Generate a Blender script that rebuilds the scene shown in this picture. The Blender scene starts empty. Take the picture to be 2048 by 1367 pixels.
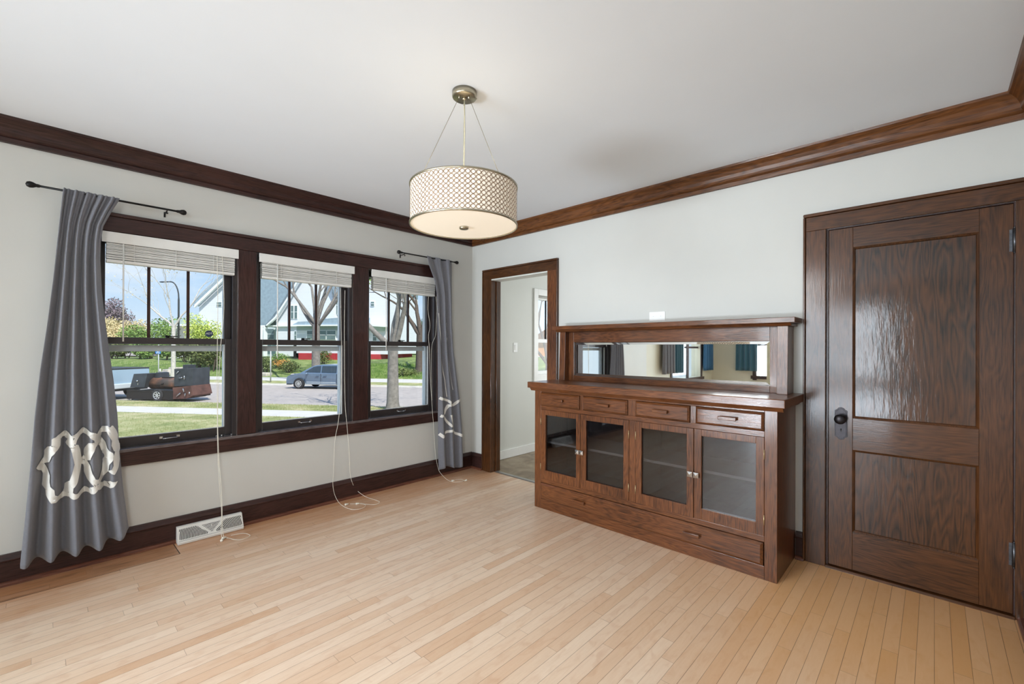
import bpy, bmesh, math, random
from mathutils import Vector, Matrix
PI = math.pi
sc = bpy.context.scene
COL = sc.collection
# ---------------------------------------------------------------- camera
FPX, CXP, CYP = 892.0, 1024.0, 694.96
YAW, PIT, ROL = 0.7577, 0.0015, 0.0035
CAM = Vector((-3.3199, -3.7579, 1.325))
Fv = Vector((math.cos(YAW)*math.cos(PIT), math.sin(YAW)*math.cos(PIT), math.sin(PIT)))
R0 = Vector((math.sin(YAW), -math.cos(YAW), 0)); U0 = R0.cross(Fv)
Rv = math.cos(ROL)*R0 + math.sin(ROL)*U0
Uv = math.cos(ROL)*U0 - math.sin(ROL)*R0
cd = bpy.data.cameras.new('camera'); cam = bpy.data.objects.new('camera', cd); COL.objects.link(cam)
cd.sensor_width = 36; cd.lens = FPX/2048*36; cd.shift_y = (CYP-683.5)/2048
cd.clip_start = 0.05; cd.clip_end = 600
M = Matrix(((Rv.x, Uv.x, -Fv.x, CAM.x), (Rv.y, Uv.y, -Fv.y, CAM.y), (Rv.z, Uv.z, -Fv.z, CAM.z), (0, 0, 0, 1)))
cam.matrix_world = M
sc.camera = cam
# ---------------------------------------------------------------- colour, world, sun
sc.view_settings.view_transform = 'Standard'; sc.view_settings.look = 'None'
sc.view_settings.gamma = 1; sc.view_settings.use_curve_mapping = False
EXPO = -0.06
sc.view_settings.exposure = EXPO
sc.cycles.use_denoising = True
sc.cycles.max_bounces = 10; sc.cycles.diffuse_bounces = 6; sc.cycles.glossy_bounces = 5
sc.cycles.transparent_max_bounces = 24; sc.cycles.transmission_bounces = 6
sc.cycles.sample_clamp_indirect = 6; sc.cycles.caustics_reflective = False; sc.cycles.caustics_refractive = False
w = bpy.data.worlds.new('sky'); sc.world = w; w.use_nodes = True
nt = w.node_tree; nt.nodes.clear()
tc = nt.nodes.new('ShaderNodeTexCoord'); sp = nt.nodes.new('ShaderNodeSeparateXYZ')
nt.links.new(tc.outputs['Generated'], sp.inputs[0])
cr = nt.nodes.new('ShaderNodeValToRGB'); nt.links.new(sp.outputs['Z'], cr.inputs[0])
cr.color_ramp.elements[0].position = 0.0; cr.color_ramp.elements[0].color = (.72, .84, .95, 1)
cr.color_ramp.elements[1].position = 0.6; cr.color_ramp.elements[1].color = (.18, .36, .75, 1)
e_ = cr.color_ramp.elements.new(0.16); e_.color = (.42, .65, .93, 1)
mp = nt.nodes.new('ShaderNodeMapping'); mp.inputs['Scale'].default_value = (2, 2, 7)
ns = nt.nodes.new('ShaderNodeTexNoise'); ns.inputs['Scale'].default_value = 2.2; ns.inputs['Detail'].default_value = 5
nt.links.new(tc.outputs['Generated'], mp.inputs[0]); nt.links.new(mp.outputs[0], ns.inputs[0])
c2 = nt.nodes.new('ShaderNodeValToRGB'); c2.color_ramp.elements[0].position = .5; c2.color_ramp.elements[1].position = .8
nt.links.new(ns.outputs[0], c2.inputs[0])
mx = nt.nodes.new('ShaderNodeMix'); mx.data_type = 'RGBA'
nt.links.new(c2.outputs[0], mx.inputs[0]); nt.links.new(cr.outputs[0], mx.inputs[6]); mx.inputs[7].default_value = (.85, .9, .96, 1)
bg = nt.nodes.new('ShaderNodeBackground'); bg.inputs[1].default_value = 1.15
nt.links.new(mx.outputs[2], bg.inputs[0])
wo = nt.nodes.new('ShaderNodeOutputWorld'); nt.links.new(bg.outputs[0], wo.inputs[0])
sl = bpy.data.lights.new('sun', 'SUN'); sl.energy = 6.0; sl.angle = .009; sl.color = (1, .96, .88)
so = bpy.data.objects.new('sun', sl); COL.objects.link(so)
so.rotation_euler = Vector((.12, .8, -.95)).to_track_quat('-Z', 'Y').to_euler(); so.location = (0, -10, 20)
def area(name, loc, d, sx, sy, L, col=(1, 1, 1), spread=PI):
    l = bpy.data.lights.new(name, 'AREA'); l.shape = 'RECTANGLE'; l.size = sx; l.size_y = sy
    l.energy = L*PI*sx*sy; l.color = col; l.spread = spread
    o = bpy.data.objects.new(name, l); COL.objects.link(o); o.location = loc
    o.rotation_euler = Vector(d).to_track_quat('-Z', 'Y').to_euler(); return o
# daylight entering through the windows of the next room, outside their glass
area('daylight_end_windows', (-7.86, -2.0, 1.45), (1, 0, 0), 2.1, 1.4, 19, (.84, .92, 1))
area('daylight_street_window', (-6.15, .32, 1.45), (0, -1, 0), 1.5, 1.4, 2.5, (.84, .92, 1))
area('kitchen_fill', (2.9, -1.4, 1.5), (-1, 0, 0), 1.2, 1.4, 8, (.95, .98, 1))  # unseen fill added inside the kitchen, no window behind it
# unseen fill panels added behind the camera to brighten walls, floor and ceiling
area('low_fill', (-6.8, -2.2, .30), (1, -.10, .36), 2.0, .56, 4.6, (.78, .89, 1), 1.35)
area('corner_fill', (-6.8, -1.0, .28), (6.2, -.6, 1.7), 1.2, .5, 9.5, (.82, .91, 1), 1.0)
area('side_fill', (-4.5, -3.9, 2.1), (3.6, 3.6, -1.5), .9, .9, 6, (.90, .95, 1), 1.5)
area('high_fill', (-5.4, -1.6, 2.22), (1, -.45, -.57), 1.6, .75, 7.6, (.96, .98, 1), 1.45)
# ---------------------------------------------------------------- helpers
def tag(o, label=None, cat=None, group=None, kind=None):
    if label: o['label'] = label
    if cat: o['category'] = cat
    if group: o['group'] = group
    if kind: o['kind'] = kind
    return o
def empty(name, loc=(0, 0, 0), rz=0, label=None, cat=None, group=None, kind=None):
    o = bpy.data.objects.new(name, None); COL.objects.link(o); o.location = loc; o.rotation_euler = (0, 0, rz)
    o.empty_display_size = .1
    return tag(o, label, cat, group, kind)
class MB:
    def __init__(s): s.v = []; s.f = []; s.mi = []; s.m = 0; s.sm = []; s.smooth = False
    def add(s, vs, fs):
        b = len(s.v); s.v += [tuple(v) for v in vs]
        for f in fs: s.f.append([b+i for i in f]); s.mi.append(s.m); s.sm.append(s.smooth)
        return s
    def box(s, x0, x1, y0, y1, z0, z1, M=None):
        x0, x1 = min(x0, x1), max(x0, x1); y0, y1 = min(y0, y1), max(y0, y1); z0, z1 = min(z0, z1), max(z0, z1)
        vs = [Vector(p) for p in ((x0,y0,z0),(x1,y0,z0),(x1,y1,z0),(x0,y1,z0),(x0,y0,z1),(x1,y0,z1),(x1,y1,z1),(x0,y1,z1))]
        if M: vs = [M @ v for v in vs]
        return s.add(vs, [(0,3,2,1),(4,5,6,7),(0,1,5,4),(1,2,6,5),(2,3,7,6),(3,0,4,7)])
    def prism(s, poly, axis, a, b):
        """poly in the two other axes (cyclic order), extruded along axis from a to b"""
        n = len(poly)
        def P(t, p):
            return {'x': (t, p[0], p[1]), 'y': (p[0], t, p[1]), 'z': (p[0], p[1], t)}[axis]
        vs = [P(a, p) for p in poly] + [P(b, p) for p in poly]
        return s.add(vs, [tuple(range(n))[::-1], tuple(range(n, 2*n))] + [(i, (i+1) % n, n+(i+1) % n, n+i) for i in range(n)])
    def tube(s, pts, r, seg=8, caps=True):
        pts = [Vector(p) for p in pts]; n = len(pts); rr = r if isinstance(r, (list, tuple)) else [r]*n
        vs = []; up = None
        for i, p in enumerate(pts):
            t = (pts[min(i+1, n-1)] - pts[max(i-1, 0)]); t = t.normalized() if t.length > 1e-9 else Vector((0, 0, 1))
            if up is None: up = Vector((0, 0, 1)) if abs(t.z) < .9 else Vector((1, 0, 0))
            a = t.cross(up); a = a.normalized() if a.length > 1e-6 else t.orthogonal().normalized(); b = t.cross(a); up = -b if False else a.cross(t)
            for k in range(seg):
                th = 2*PI*k/seg; vs.append(p + rr[i]*(math.cos(th)*a + math.sin(th)*b))
        fs = [(i*seg+k, i*seg+(k+1) % seg, (i+1)*seg+(k+1) % seg, (i+1)*seg+k) for i in range(n-1) for k in range(seg)]
        if caps: fs += [tuple(range(seg))[::-1], tuple((n-1)*seg+k for k in range(seg))]
        o = s.smooth; s.smooth = True; s.add(vs, fs); s.smooth = o; return s
    def lathe(s, prof, M=None, seg=24):
        """prof [(r,z)] around local z"""
        vs = []; n = len(prof)
        for r, z in prof:
            for k in range(seg):
                v = Vector((r*math.cos(2*PI*k/seg), r*math.sin(2*PI*k/seg), z)); vs.append(M @ v if M else v)
        fs = [(i*seg+k, i*seg+(k+1) % seg, (i+1)*seg+(k+1) % seg, (i+1)*seg+k) for i in range(n-1) for k in range(seg)]
        o = s.smooth; s.smooth = True; s.add(vs, fs); s.smooth = o; return s
    def ell(s, c, r, seg=12, M=None):
        prof = [(math.sin(PI*i/seg), -math.cos(PI*i/seg)) for i in range(seg+1)]
        T = Matrix.Translation(c) @ Matrix.Diagonal((r[0], r[1], r[2], 1))
        if M: T = M @ T
        return s.lathe([(max(a, 1e-4), b) for a, b in prof], T, seg*2)
    def grid(s, fn, nu, nv):
        vs = [fn(i/nu, j/nv) for j in range(nv+1) for i in range(nu+1)]
        fs = [(j*(nu+1)+i, j*(nu+1)+i+1, (j+1)*(nu+1)+i+1, (j+1)*(nu+1)+i) for j in range(nv) for i in range(nu)]
        o = s.smooth; s.smooth = True; s.add(vs, fs); s.smooth = o; return s
    def build(s, name, mats, parent=None, bevel=0, solid=0, seg=2, loc=None):
        me = bpy.data.meshes.new(name); me.from_pydata(s.v, [], s.f)
        if not isinstance(mats, (list, tuple)): mats = [mats]
        for m in mats: me.materials.append(m)
        me.polygons.foreach_set('material_index', s.mi); me.polygons.foreach_set('use_smooth', s.sm)
        me.update()
        o = bpy.data.objects.new(name, me); COL.objects.link(o)
        if parent: o.parent = parent
        if loc: o.location = loc
        if solid:
            q = o.modifiers.new('thick', 'SOLIDIFY'); q.thickness = solid; q.offset = 0
        if bevel:
            q = o.modifiers.new('bevel', 'BEVEL'); q.width = bevel; q.segments = seg; q.limit_method = 'ANGLE'; q.angle_limit = .6
            q.harden_normals = False
        return o
def copy_tree(o, parent=None):
    c = o.copy(); COL.objects.link(c); c.parent = parent
    for ch in list(o.children): copy_tree(ch, c)
    return c
def smooth_path(pts, n=6):
    P = [Vector(p) for p in pts]; out = []
    for i in range(len(P)-1):
        a, b, c, d = P[max(i-1, 0)], P[i], P[i+1], P[min(i+2, len(P)-1)]
        for k in range(n):
            t = k/n; out.append(.5*((2*b)+(c-a)*t+(2*a-5*b+4*c-d)*t*t+(3*b-a-3*c+d)*t**3))
    return out+[P[-1]]
def cyl(mb, p0, p1, r, seg=16): return mb.tube([p0, p1], r, seg)
# ---------------------------------------------------------------- materials
class NT:
    def __init__(s, name):
        s.m = bpy.data.materials.new(name); s.m.use_nodes = True; s.t = s.m.node_tree; s.t.nodes.clear()
        s.out = s.n('ShaderNodeOutputMaterial'); s.b = s.n('ShaderNodeBsdfPrincipled'); s.l(s.b.outputs[0], s.out.inputs[0])
    def n(s, t, **k):
        n = s.t.nodes.new(t)
        for a, b in k.items(): setattr(n, a, b)
        return n
    def l(s, a, b): s.t.links.new(a, b)
    def set(s, n, i, v):
        if hasattr(v, 'is_linked') or isinstance(v, bpy.types.NodeSocket): s.l(v, n.inputs[i])
        else: n.inputs[i].default_value = v
    def math(s, op, a, b=0.0, c=None):
        n = s.n('ShaderNodeMath', operation=op); s.set(n, 0, a); s.set(n, 1, b)
        if c is not None: s.set(n, 2, c)
        return n.outputs[0]
    def obj(s): return s.n('ShaderNodeTexCoord').outputs['Object']
    def map(s, v, sc=(1, 1, 1), loc=(0, 0, 0)):
        n = s.n('ShaderNodeMapping'); s.l(v, n.inputs[0]); n.inputs['Scale'].default_value = sc; n.inputs['Location'].default_value = loc; return n.outputs[0]
    def noise(s, v, scale=5, detail=4, rough=.55, dist=0):
        n = s.n('ShaderNodeTexNoise'); s.l(v, n.inputs['Vector']); n.inputs['Scale'].default_value = scale
        n.inputs['Detail'].default_value = detail; n.inputs['Roughness'].default_value = rough; n.inputs['Distortion'].default_value = dist
        return n.outputs[0]
    def ramp(s, f, stops):
        n = s.n('ShaderNodeValToRGB'); s.l(f, n.inputs[0]); r = n.color_ramp
        while len(r.elements) < len(stops): r.elements.new(.5)
        for e, (p, c) in zip(r.elements, stops):
            e.position = p; e.color = (*c, 1) if len(c) == 3 else c
        return n.outputs[0]
    def mix(s, f, a, b, mode='MIX'):
        n = s.n('ShaderNodeMix', data_type='RGBA', blend_type=mode); s.set(n, 0, f)
        s.set(n, 6, a if not isinstance(a, tuple) else (*a[:3], 1)); s.set(n, 7, b if not isinstance(b, tuple) else (*b[:3], 1)); return n.outputs[2]
    def bump(s, h, strength=.3, dist=.01):
        n = s.n('ShaderNodeBump'); n.inputs['Strength'].default_value = strength; n.inputs['Distance'].default_value = dist
        s.l(h, n.inputs['Height']); s.l(n.outputs[0], s.b.inputs['Normal']); return n
    def p(s, **k):
        for a, v in k.items():
            a = a.replace('_', ' '); s.set(s.b, a, (*v, 1) if isinstance(v, tuple) and len(v) == 3 else v)
        return s.m
def srgb(r, g, b):
    f = lambda c: (c/255/12.92) if c <= 10 else ((c/255+.055)/1.055)**2.4
    return (f(r), f(g), f(b))
def plain(name, col, rough=.5, metal=0, var=.06, vs=30, bump=0, bs=200, **k):
    t = NT(name); v = t.obj(); f = t.noise(v, vs, 3)
    a = tuple(c*(1-var) for c in col); b = tuple(min(1, c*(1+var)) for c in col)
    t.p(Base_Color=t.ramp(f, [(.3, a), (.7, b)]), Roughness=rough, Metallic=metal, **k)
    if bump: t.bump(t.noise(v, bs, 2), bump, .002)
    return t.m
def wood(name, dark, light, axis, rough=.25, gs=1.0, coat=.3, bump=.12, figure=.5, wavy=0.0):
    """varnished oak: stretched pores plus cathedral figure along the axis"""
    t = NT(name); v = t.obj()
    st = {'x': (.05, 1, 1), 'y': (1, .05, 1), 'z': (1, 1, .05)}[axis]
    st2 = {'x': (.16, 1, 1), 'y': (1, .16, 1), 'z': (1, 1, .16)}[axis]
    pores = t.noise(t.map(v, tuple(c*gs for c in st)), 190, 4, .6)
    fig0 = t.noise(t.map(v, tuple(c*gs for c in st2)), 9, 2.5, .5, .2)
    fig = t.math('FRACT', t.math('MULTIPLY', fig0, 16))
    tri = t.math('ABSOLUTE', t.math('SUBTRACT', t.math('MULTIPLY', fig, 2), 1))
    big = t.noise(v, 1.7, 2)
    f = t.math('ADD', t.math('MULTIPLY', pores, 1-figure*.35), t.math('MULTIPLY', tri, figure*.32))
    f = t.math('ADD', f, t.math('MULTIPLY', t.math('SUBTRACT', big, .5), .5))
    col = t.ramp(f, [(.25, dark), (.5, tuple(.5*(a+b) for a, b in zip(dark, light))), (.8, light)])
    t.p(Base_Color=col, Roughness=rough+.1, Coat_Weight=coat, Coat_Roughness=.08, Specular_IOR_Level=.2)
    h = pores
    if wavy: h = t.math('ADD', t.math('MULTIPLY', pores, .25), t.math('MULTIPLY', t.noise(t.map(v, tuple(c*1.0 for c in {'x': (.25, 1, 1), 'y': (1, .25, 1), 'z': (1, 1, .25)}[axis])), 32, 3), wavy))
    b = t.bump(h, bump, .004); t.l(b.outputs[0], t.b.inputs['Coat Normal'])
    return t.m
def glass(name, tint=(1, 1, 1), ior=1.45, rough=0.0):
    t = NT(name); t.t.nodes.remove(t.b)
    tr = t.n('ShaderNodeBsdfTransparent'); tr.inputs[0].default_value = (*tint, 1)
    gl = t.n('ShaderNodeBsdfGlossy'); gl.inputs['Roughness'].default_value = rough
    nz = t.noise(t.obj(), 3, 1); bp = t.n('ShaderNodeBump'); bp.inputs['Strength'].default_value = .02; t.l(nz, bp.inputs['Height']); t.l(bp.outputs[0], gl.inputs['Normal'])
    lw = t.n('ShaderNodeLayerWeight'); lw.inputs[0].default_value = .5; f0 = ((ior-1)/(ior+1))**2*1.6
    fr = t.math('ADD', f0, t.math('MULTIPLY', t.math('POWER', lw.outputs['Facing'], 5), .75))
    mxs = t.n('ShaderNodeMixShader'); t.l(fr, mxs.inputs[0]); t.l(tr.outputs[0], mxs.inputs[1]); t.l(gl.outputs[0], mxs.inputs[2])
    t.l(mxs.outputs[0], t.out.inputs[0]); return t.m
MT = {}
MT['wall'] = plain('wall_paint', srgb(200, 200, 195), .6, var=.015, vs=3, bump=.08, bs=260)
MT['wall_beige'] = plain('beige_paint', srgb(205, 200, 180), .6, var=.02, vs=3)
MT['ceil'] = plain('ceiling_paint', srgb(233, 238, 243), .75, var=.012, vs=2)
MT['kwall'] = plain('kitchen_paint', srgb(215, 216, 210), .6, var=.015, vs=3)
MT['white'] = plain('white_trim_paint', srgb(235, 235, 232), .35, var=.01)
dk, lt = srgb(30, 19, 18), srgb(74, 47, 42)
for a in 'xyz': MT['trim_'+a] = wood('dark_trim_wood_'+a, dk, lt, a, .3, figure=.35)
dk, lt = srgb(52, 28, 14), srgb(122, 76, 40)
for a in 'xyz': MT['crown_'+a] = wood('crown_wood_'+a, dk, lt, a, .25, figure=.6)
dk, lt = srgb(50, 27, 15), srgb(126, 76, 42)
for a in 'xyz': MT['cab_'+a] = wood('cabinet_wood_'+a, dk, lt, a, .26, figure=.4, bump=.10, coat=.45)
dk, lt = srgb(38, 21, 11), srgb(96, 58, 29)
for a in 'xyz': MT['door_'+a] = wood('door_wood_'+a, dk, lt, a, .26, figure=.5, bump=.06, coat=.5)
MT['door_panel'] = wood('door_panel_wood', srgb(26, 15, 8), srgb(88, 52, 25), 'z', .28, figure=.9, bump=.15, wavy=1.0, gs=.9, coat=.7)
MT['sash'] = plain('sash_dark_paint', srgb(52, 46, 46), .35, var=.12, vs=14)
MT['storm'] = plain('storm_frame_aluminium', srgb(205, 212, 216), .4, var=.03)
MT['glass'] = glass('window_glass', (.97, .985, .99), 1.3)
MT['cabglass'] = glass('cabinet_glass', (.58, .61, .66), 1.6, .03)
MT['mirror'] = plain('mirror_silver', (.93, .95, .93), .015, 1, var=.0)
MT['black'] = plain('black_iron', srgb(30, 28, 27), .45, .6)
MT['bronze'] = plain('aged_bronze', srgb(46, 43, 45), .35, .8, var=.2, vs=60)
MT['steel'] = plain('hinge_steel', srgb(88, 90, 94), .35, .9, var=.25, vs=90)
MT['chrome'] = plain('chrome', srgb(205, 205, 205), .2, 1)
MT['brass'] = plain('worn_brass', srgb(190, 168, 130), .3, .8, var=.15, vs=90)
MT['nickel'] = plain('brushed_nickel', srgb(178, 170, 150), .28, 1, var=.06)
MT['dark'] = plain('dark_void', srgb(18, 17, 17), .8)
MT['curtain'] = plain('grey_curtain_fabric', srgb(112, 113, 120), .85, var=.06, vs=80, bump=.3, bs=900, Sheen_Weight=.3)
MT['teal'] = plain('teal_curtain_fabric', srgb(50, 92, 108), .85, var=.08, vs=60, Sheen_Weight=.3)
MT['ribbon'] = plain('white_ribbon', srgb(222, 220, 214), .7, var=.03)
MT['blind'] = plain('white_blind', srgb(226, 226, 222), .45, var=.03, vs=12)
MT['slat'] = plain('white_slat', srgb(224, 224, 220), .45, var=.05, vs=12)
MT['cord'] = plain('cord_white', srgb(225, 220, 206), .7)
MT['plate'] = plain('white_plastic', srgb(238, 238, 236), .3, var=.01)
MT['vent'] = plain('white_enamel', srgb(216, 214, 208), .4, var=.02)
# ================================================================ ROOM SHELL
H = 2.59; XW = -7.6; YN = -4.095
def floor_mat():
    t = NT('maple_strip_floor'); v = t.obj()
    s = t.n('ShaderNodeSeparateXYZ'); t.l(v, s.inputs[0]); x, y = s.outputs[0], s.outputs[1]
    W, L = .057, 1.7
    yr = t.math('DIVIDE', y, W); row = t.math('FLOOR', yr); fy = t.math('FRACT', yr)
    wn = t.n('ShaderNodeTexWhiteNoise', noise_dimensions='1D'); t.l(row, wn.inputs['W'])
    xs = t.math('ADD', t.math('DIVIDE', x, L), t.math('MULTIPLY', wn.outputs[0], 37.3))
    seg = t.math('FLOOR', xs); fx = t.math('FRACT', xs)
    # split some boards once more at a random place
    w3 = t.n('ShaderNodeTexWhiteNoise', noise_dimensions='2D'); c3 = t.n('ShaderNodeCombineXYZ'); t.l(row, c3.inputs[0]); t.l(seg, c3.inputs[1]); t.l(c3.outputs[0], w3.inputs['Vector'])
    cut = t.math('ADD', t.math('MULTIPLY', w3.outputs[0], .6), .2)
    second = t.math('GREATER_THAN', fx, cut)
    c4 = t.n('ShaderNodeCombineXYZ'); t.l(row, c4.inputs[0]); t.l(seg, c4.inputs[1]); t.l(second, c4.inputs[2])
    w4 = t.n('ShaderNodeTexWhiteNoise', noise_dimensions='3D'); t.l(c4.outputs[0], w4.inputs['Vector'])
    tone = w4.outputs[0]
    # grain shifted per board
    off = t.n('ShaderNodeVectorMath', operation='ADD'); t.l(v, off.inputs[0])
    sc_ = t.n('ShaderNodeVectorMath', operation='SCALE'); t.l(w4.outputs['Color'], sc_.inputs[0]); sc_.inputs['Scale'].default_value = 9; t.l(sc_.outputs[0], off.inputs[1])
    g1 = t.noise(t.map(off.outputs[0], (1.4, 14, 1)), 6, 5, .6, .4)
    g2 = t.noise(t.map(off.outputs[0], (1, 2.2, 1)), 9, 3, .5, .8)
    base = t.ramp(tone, [(0, srgb(214, 180, 148)), (.12, srgb(224, 196, 168)), (.6, srgb(231, 208, 183)), (.88, srgb(236, 216, 193)), (1, srgb(217, 182, 150))])
    col = t.mix(t.math('MULTIPLY', t.math('SUBTRACT', 1, t.math('SMOOTH_MIN', g1, .62, .1)), .40), base, srgb(184, 134, 94))
    fl = t.ramp(g2, [(.52, (0, 0, 0)), (.72, (1, 1, 1))])
    col = t.mix(t.math('MULTIPLY', fl, .25), col, srgb(184, 130, 92))
    # old amber finish left along the walls and in front of the door; worn pale in the middle; both tones partly light and reflection painted in
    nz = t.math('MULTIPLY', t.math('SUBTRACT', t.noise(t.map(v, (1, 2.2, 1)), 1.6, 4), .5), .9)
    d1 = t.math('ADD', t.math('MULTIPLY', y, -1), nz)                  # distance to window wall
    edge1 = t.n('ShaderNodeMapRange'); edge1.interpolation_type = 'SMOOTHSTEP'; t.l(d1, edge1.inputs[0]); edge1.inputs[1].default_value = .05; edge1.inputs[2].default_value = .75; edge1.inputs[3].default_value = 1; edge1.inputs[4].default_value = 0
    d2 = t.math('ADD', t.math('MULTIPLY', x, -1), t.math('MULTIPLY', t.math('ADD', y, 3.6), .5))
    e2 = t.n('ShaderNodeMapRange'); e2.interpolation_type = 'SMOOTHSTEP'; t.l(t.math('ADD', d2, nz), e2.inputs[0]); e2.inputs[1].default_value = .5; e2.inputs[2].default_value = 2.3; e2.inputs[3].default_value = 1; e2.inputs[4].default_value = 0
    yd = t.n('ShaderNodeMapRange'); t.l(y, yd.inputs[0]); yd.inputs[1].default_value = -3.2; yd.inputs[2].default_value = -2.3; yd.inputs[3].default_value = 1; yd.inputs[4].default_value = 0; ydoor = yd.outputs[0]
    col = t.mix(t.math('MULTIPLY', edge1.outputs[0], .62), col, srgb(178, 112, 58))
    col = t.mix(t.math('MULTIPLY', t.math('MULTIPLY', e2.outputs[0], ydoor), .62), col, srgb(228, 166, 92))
    # gaps
    gap = t.math('MAXIMUM', t.math('LESS_THAN', fy, .028), t.math('MAXIMUM', t.math('MULTIPLY', t.math('LESS_THAN', fx, .0011), .6), t.math('MULTIPLY', t.math('LESS_THAN', t.math('ABSOLUTE', t.math('SUBTRACT', fx, cut)), .0007), .6)))
    gs = t.math('MULTIPLY', gap, t.math('ADD', .25, t.math('MULTIPLY', t.noise(t.map(v, (.6, 8, 1)), 3, 2), .9)))
    col = t.mix(gs, col, srgb(84, 54, 34))
    # floor hatch: seams of the cut panel in the corner under the left curtain
    hx = t.math('LESS_THAN', x, -2.70); hseam = t.math('MULTIPLY', t.math('LESS_THAN', t.math('ABSOLUTE', t.math('ADD', y, .245)), .0025), hx)
    hin = t.math('MULTIPLY', t.math('GREATER_THAN', y, -.245), hx)
    hs2 = t.math('MULTIPLY', t.math('LESS_THAN', t.math('ABSOLUTE', t.math('ADD', x, 2.70)), .0025), t.math('GREATER_THAN', y, -.245))
    col = t.mix(t.math('MULTIPLY', hin, .45), col, srgb(128, 72, 26))
    stain = t.math('MULTIPLY', hin, t.ramp(t.noise(t.map(v, (1.2, 9, 1)), 4, 4), [(.5, (0, 0, 0)), (.7, (1, 1, 1))]))
    col = t.mix(t.math('MULTIPLY', stain, .55), col, srgb(70, 38, 14))
    col = t.mix(t.math('MAXIMUM', hseam, hs2), col, srgb(40, 24, 14))
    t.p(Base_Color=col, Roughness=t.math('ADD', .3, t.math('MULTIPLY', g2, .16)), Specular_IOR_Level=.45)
    t.bump(t.math('ADD', t.math('MULTIPLY', gap, -1), t.math('MULTIPLY', tone, .25)), .35, .002)
    return t.m
def stone_floor():
    t = NT('kitchen_vinyl_floor'); v = t.obj()
    n = t.noise(v, 5, 6, .6, .8)
    t.p(Base_Color=t.ramp(n, [(.3, srgb(96, 78, 58)), (.5, srgb(130, 112, 88)), (.72, srgb(158, 142, 116))]), Roughness=.4); return t.m
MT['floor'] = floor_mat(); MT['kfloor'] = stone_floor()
def st(o): o['kind'] = 'structure'; return o
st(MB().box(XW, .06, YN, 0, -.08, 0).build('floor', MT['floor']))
st(MB().box(.06, 3.4, YN, 0, -.08, -.004).build('floor', MT['kfloor']))
st(MB().box(XW-.2, 3.6, YN-.2, .2, H, H+.12).build('ceiling', MT['ceil']))
# window wall with its openings (dining windows, living room window, kitchen window)
WIN = [(-3.10, -2.319), (-2.194, -1.415), (-1.271, -.49)]
WZ0, WZ1 = .675, 2.05
def wall_along_x(name, x0, x1, y0, y1, holes, mat):
    mb = MB(); xs = x0
    for a, b, z0, z1 in sorted(holes):
        mb.box(xs, a, y0, y1, 0, H); mb.box(a, b, y0, y1, 0, z0); mb.box(a, b, y0, y1, z1, H); xs = b
    mb.box(xs, x1, y0, y1, 0, H); return st(mb.build(name, mat))
wall_along_x('wall_left', -4.35, .123, 0, .2, [(a, b, WZ0-.02, WZ1) for a, b in WIN], MT['wall'])
wall_along_x('wall_left', XW-.2, -4.35, 0, .2, [(-6.9, -5.42, .72, 2.02)], MT['wall_beige'])
wall_along_x('wall_left', .123, 3.6, 0, .2, [(1.13, 1.95, .98, 2.02)], MT['kwall'])
mb = MB()   # cabinet wall: passage opening and door opening
mb.box(0, .123, -.312, 0, 0, H); mb.box(0, .123, -1.108, -.312, 2.062, H); mb.box(0, .123, -3.277, -1.108, 0, H)
mb.box(0, .123, -4.05, -3.277, 2.062, H); mb.box(0, .123, YN, -4.05, 0, H)
st(mb.build('wall_right', MT['wall']))
st(MB().box(-4.35, 3.6, YN-.2, YN, 0, H).build('wall_near', MT['wall']))
st(MB().box(XW-.2, -4.35, YN-.2, YN, 0, H).build('wall_near', MT['wall_beige']))
mb = MB()   # far end of the living room with a wide window
for y0, y1, z0, z1 in ((-.95, .2, 0, H), (YN, -3.05, 0, H), (-3.05, -.95, 0, .75), (-3.05, -.95, 2.15, H)): mb.box(XW-.2, XW, y0, y1, z0, z1)
st(mb.build('wall_back', MT['wall_beige']))
mb = MB(); mb.box(3.4, 3.6, YN, 0, 0, H); st(mb.build('wall_kitchen', MT['kwall']))
st(MB().box(.123, 3.4, -2.6, -2.5, 0, H).build('wall_kitchen', MT['kwall']))
st(MB().box(.123, 3.4, -2.5, 0, 2.42, 2.5).build('ceiling', MT['ceil']))
# crown moulding, mitred profile runs
PROF = [(0, 2.458), (.018, 2.460), (.021, 2.484), (.016, 2.492), (.024, 2.500), (.030, 2.512), (.034, 2.534), (.046, 2.556), (.062, 2.572), (.072, 2.578), (.077, 2.59), (0, 2.59)]
def crown(n, a, b, inward, mat):
    """a,b wall end points (2D) with the mitre at each end given by inward vectors"""
    mb = MB(); vs = []
    for (p, m) in ((a, inward[0]), (b, inward[1])):
        for d, z in PROF: vs.append((p[0]+m[0]*d, p[1]+m[1]*d, z))
    k = len(PROF); fs = [(i, (i+1) % k, k+(i+1) % k, k+i) for i in range(k)]
    mb.add(vs, fs); return st(mb.build('trim_%d' % n, mat))
crown(1, (-4.35, 0), (0, 0), ((0, -1), (-1, -1)), MT['trim_x'])
crown(2, (0, 0), (0, YN), ((-1, -1), (-1, 1)), MT['crown_y'])
crown(3, (0, YN), (-4.35, YN), ((-1, 1), (0, 1)), MT['crown_x'])
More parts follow.
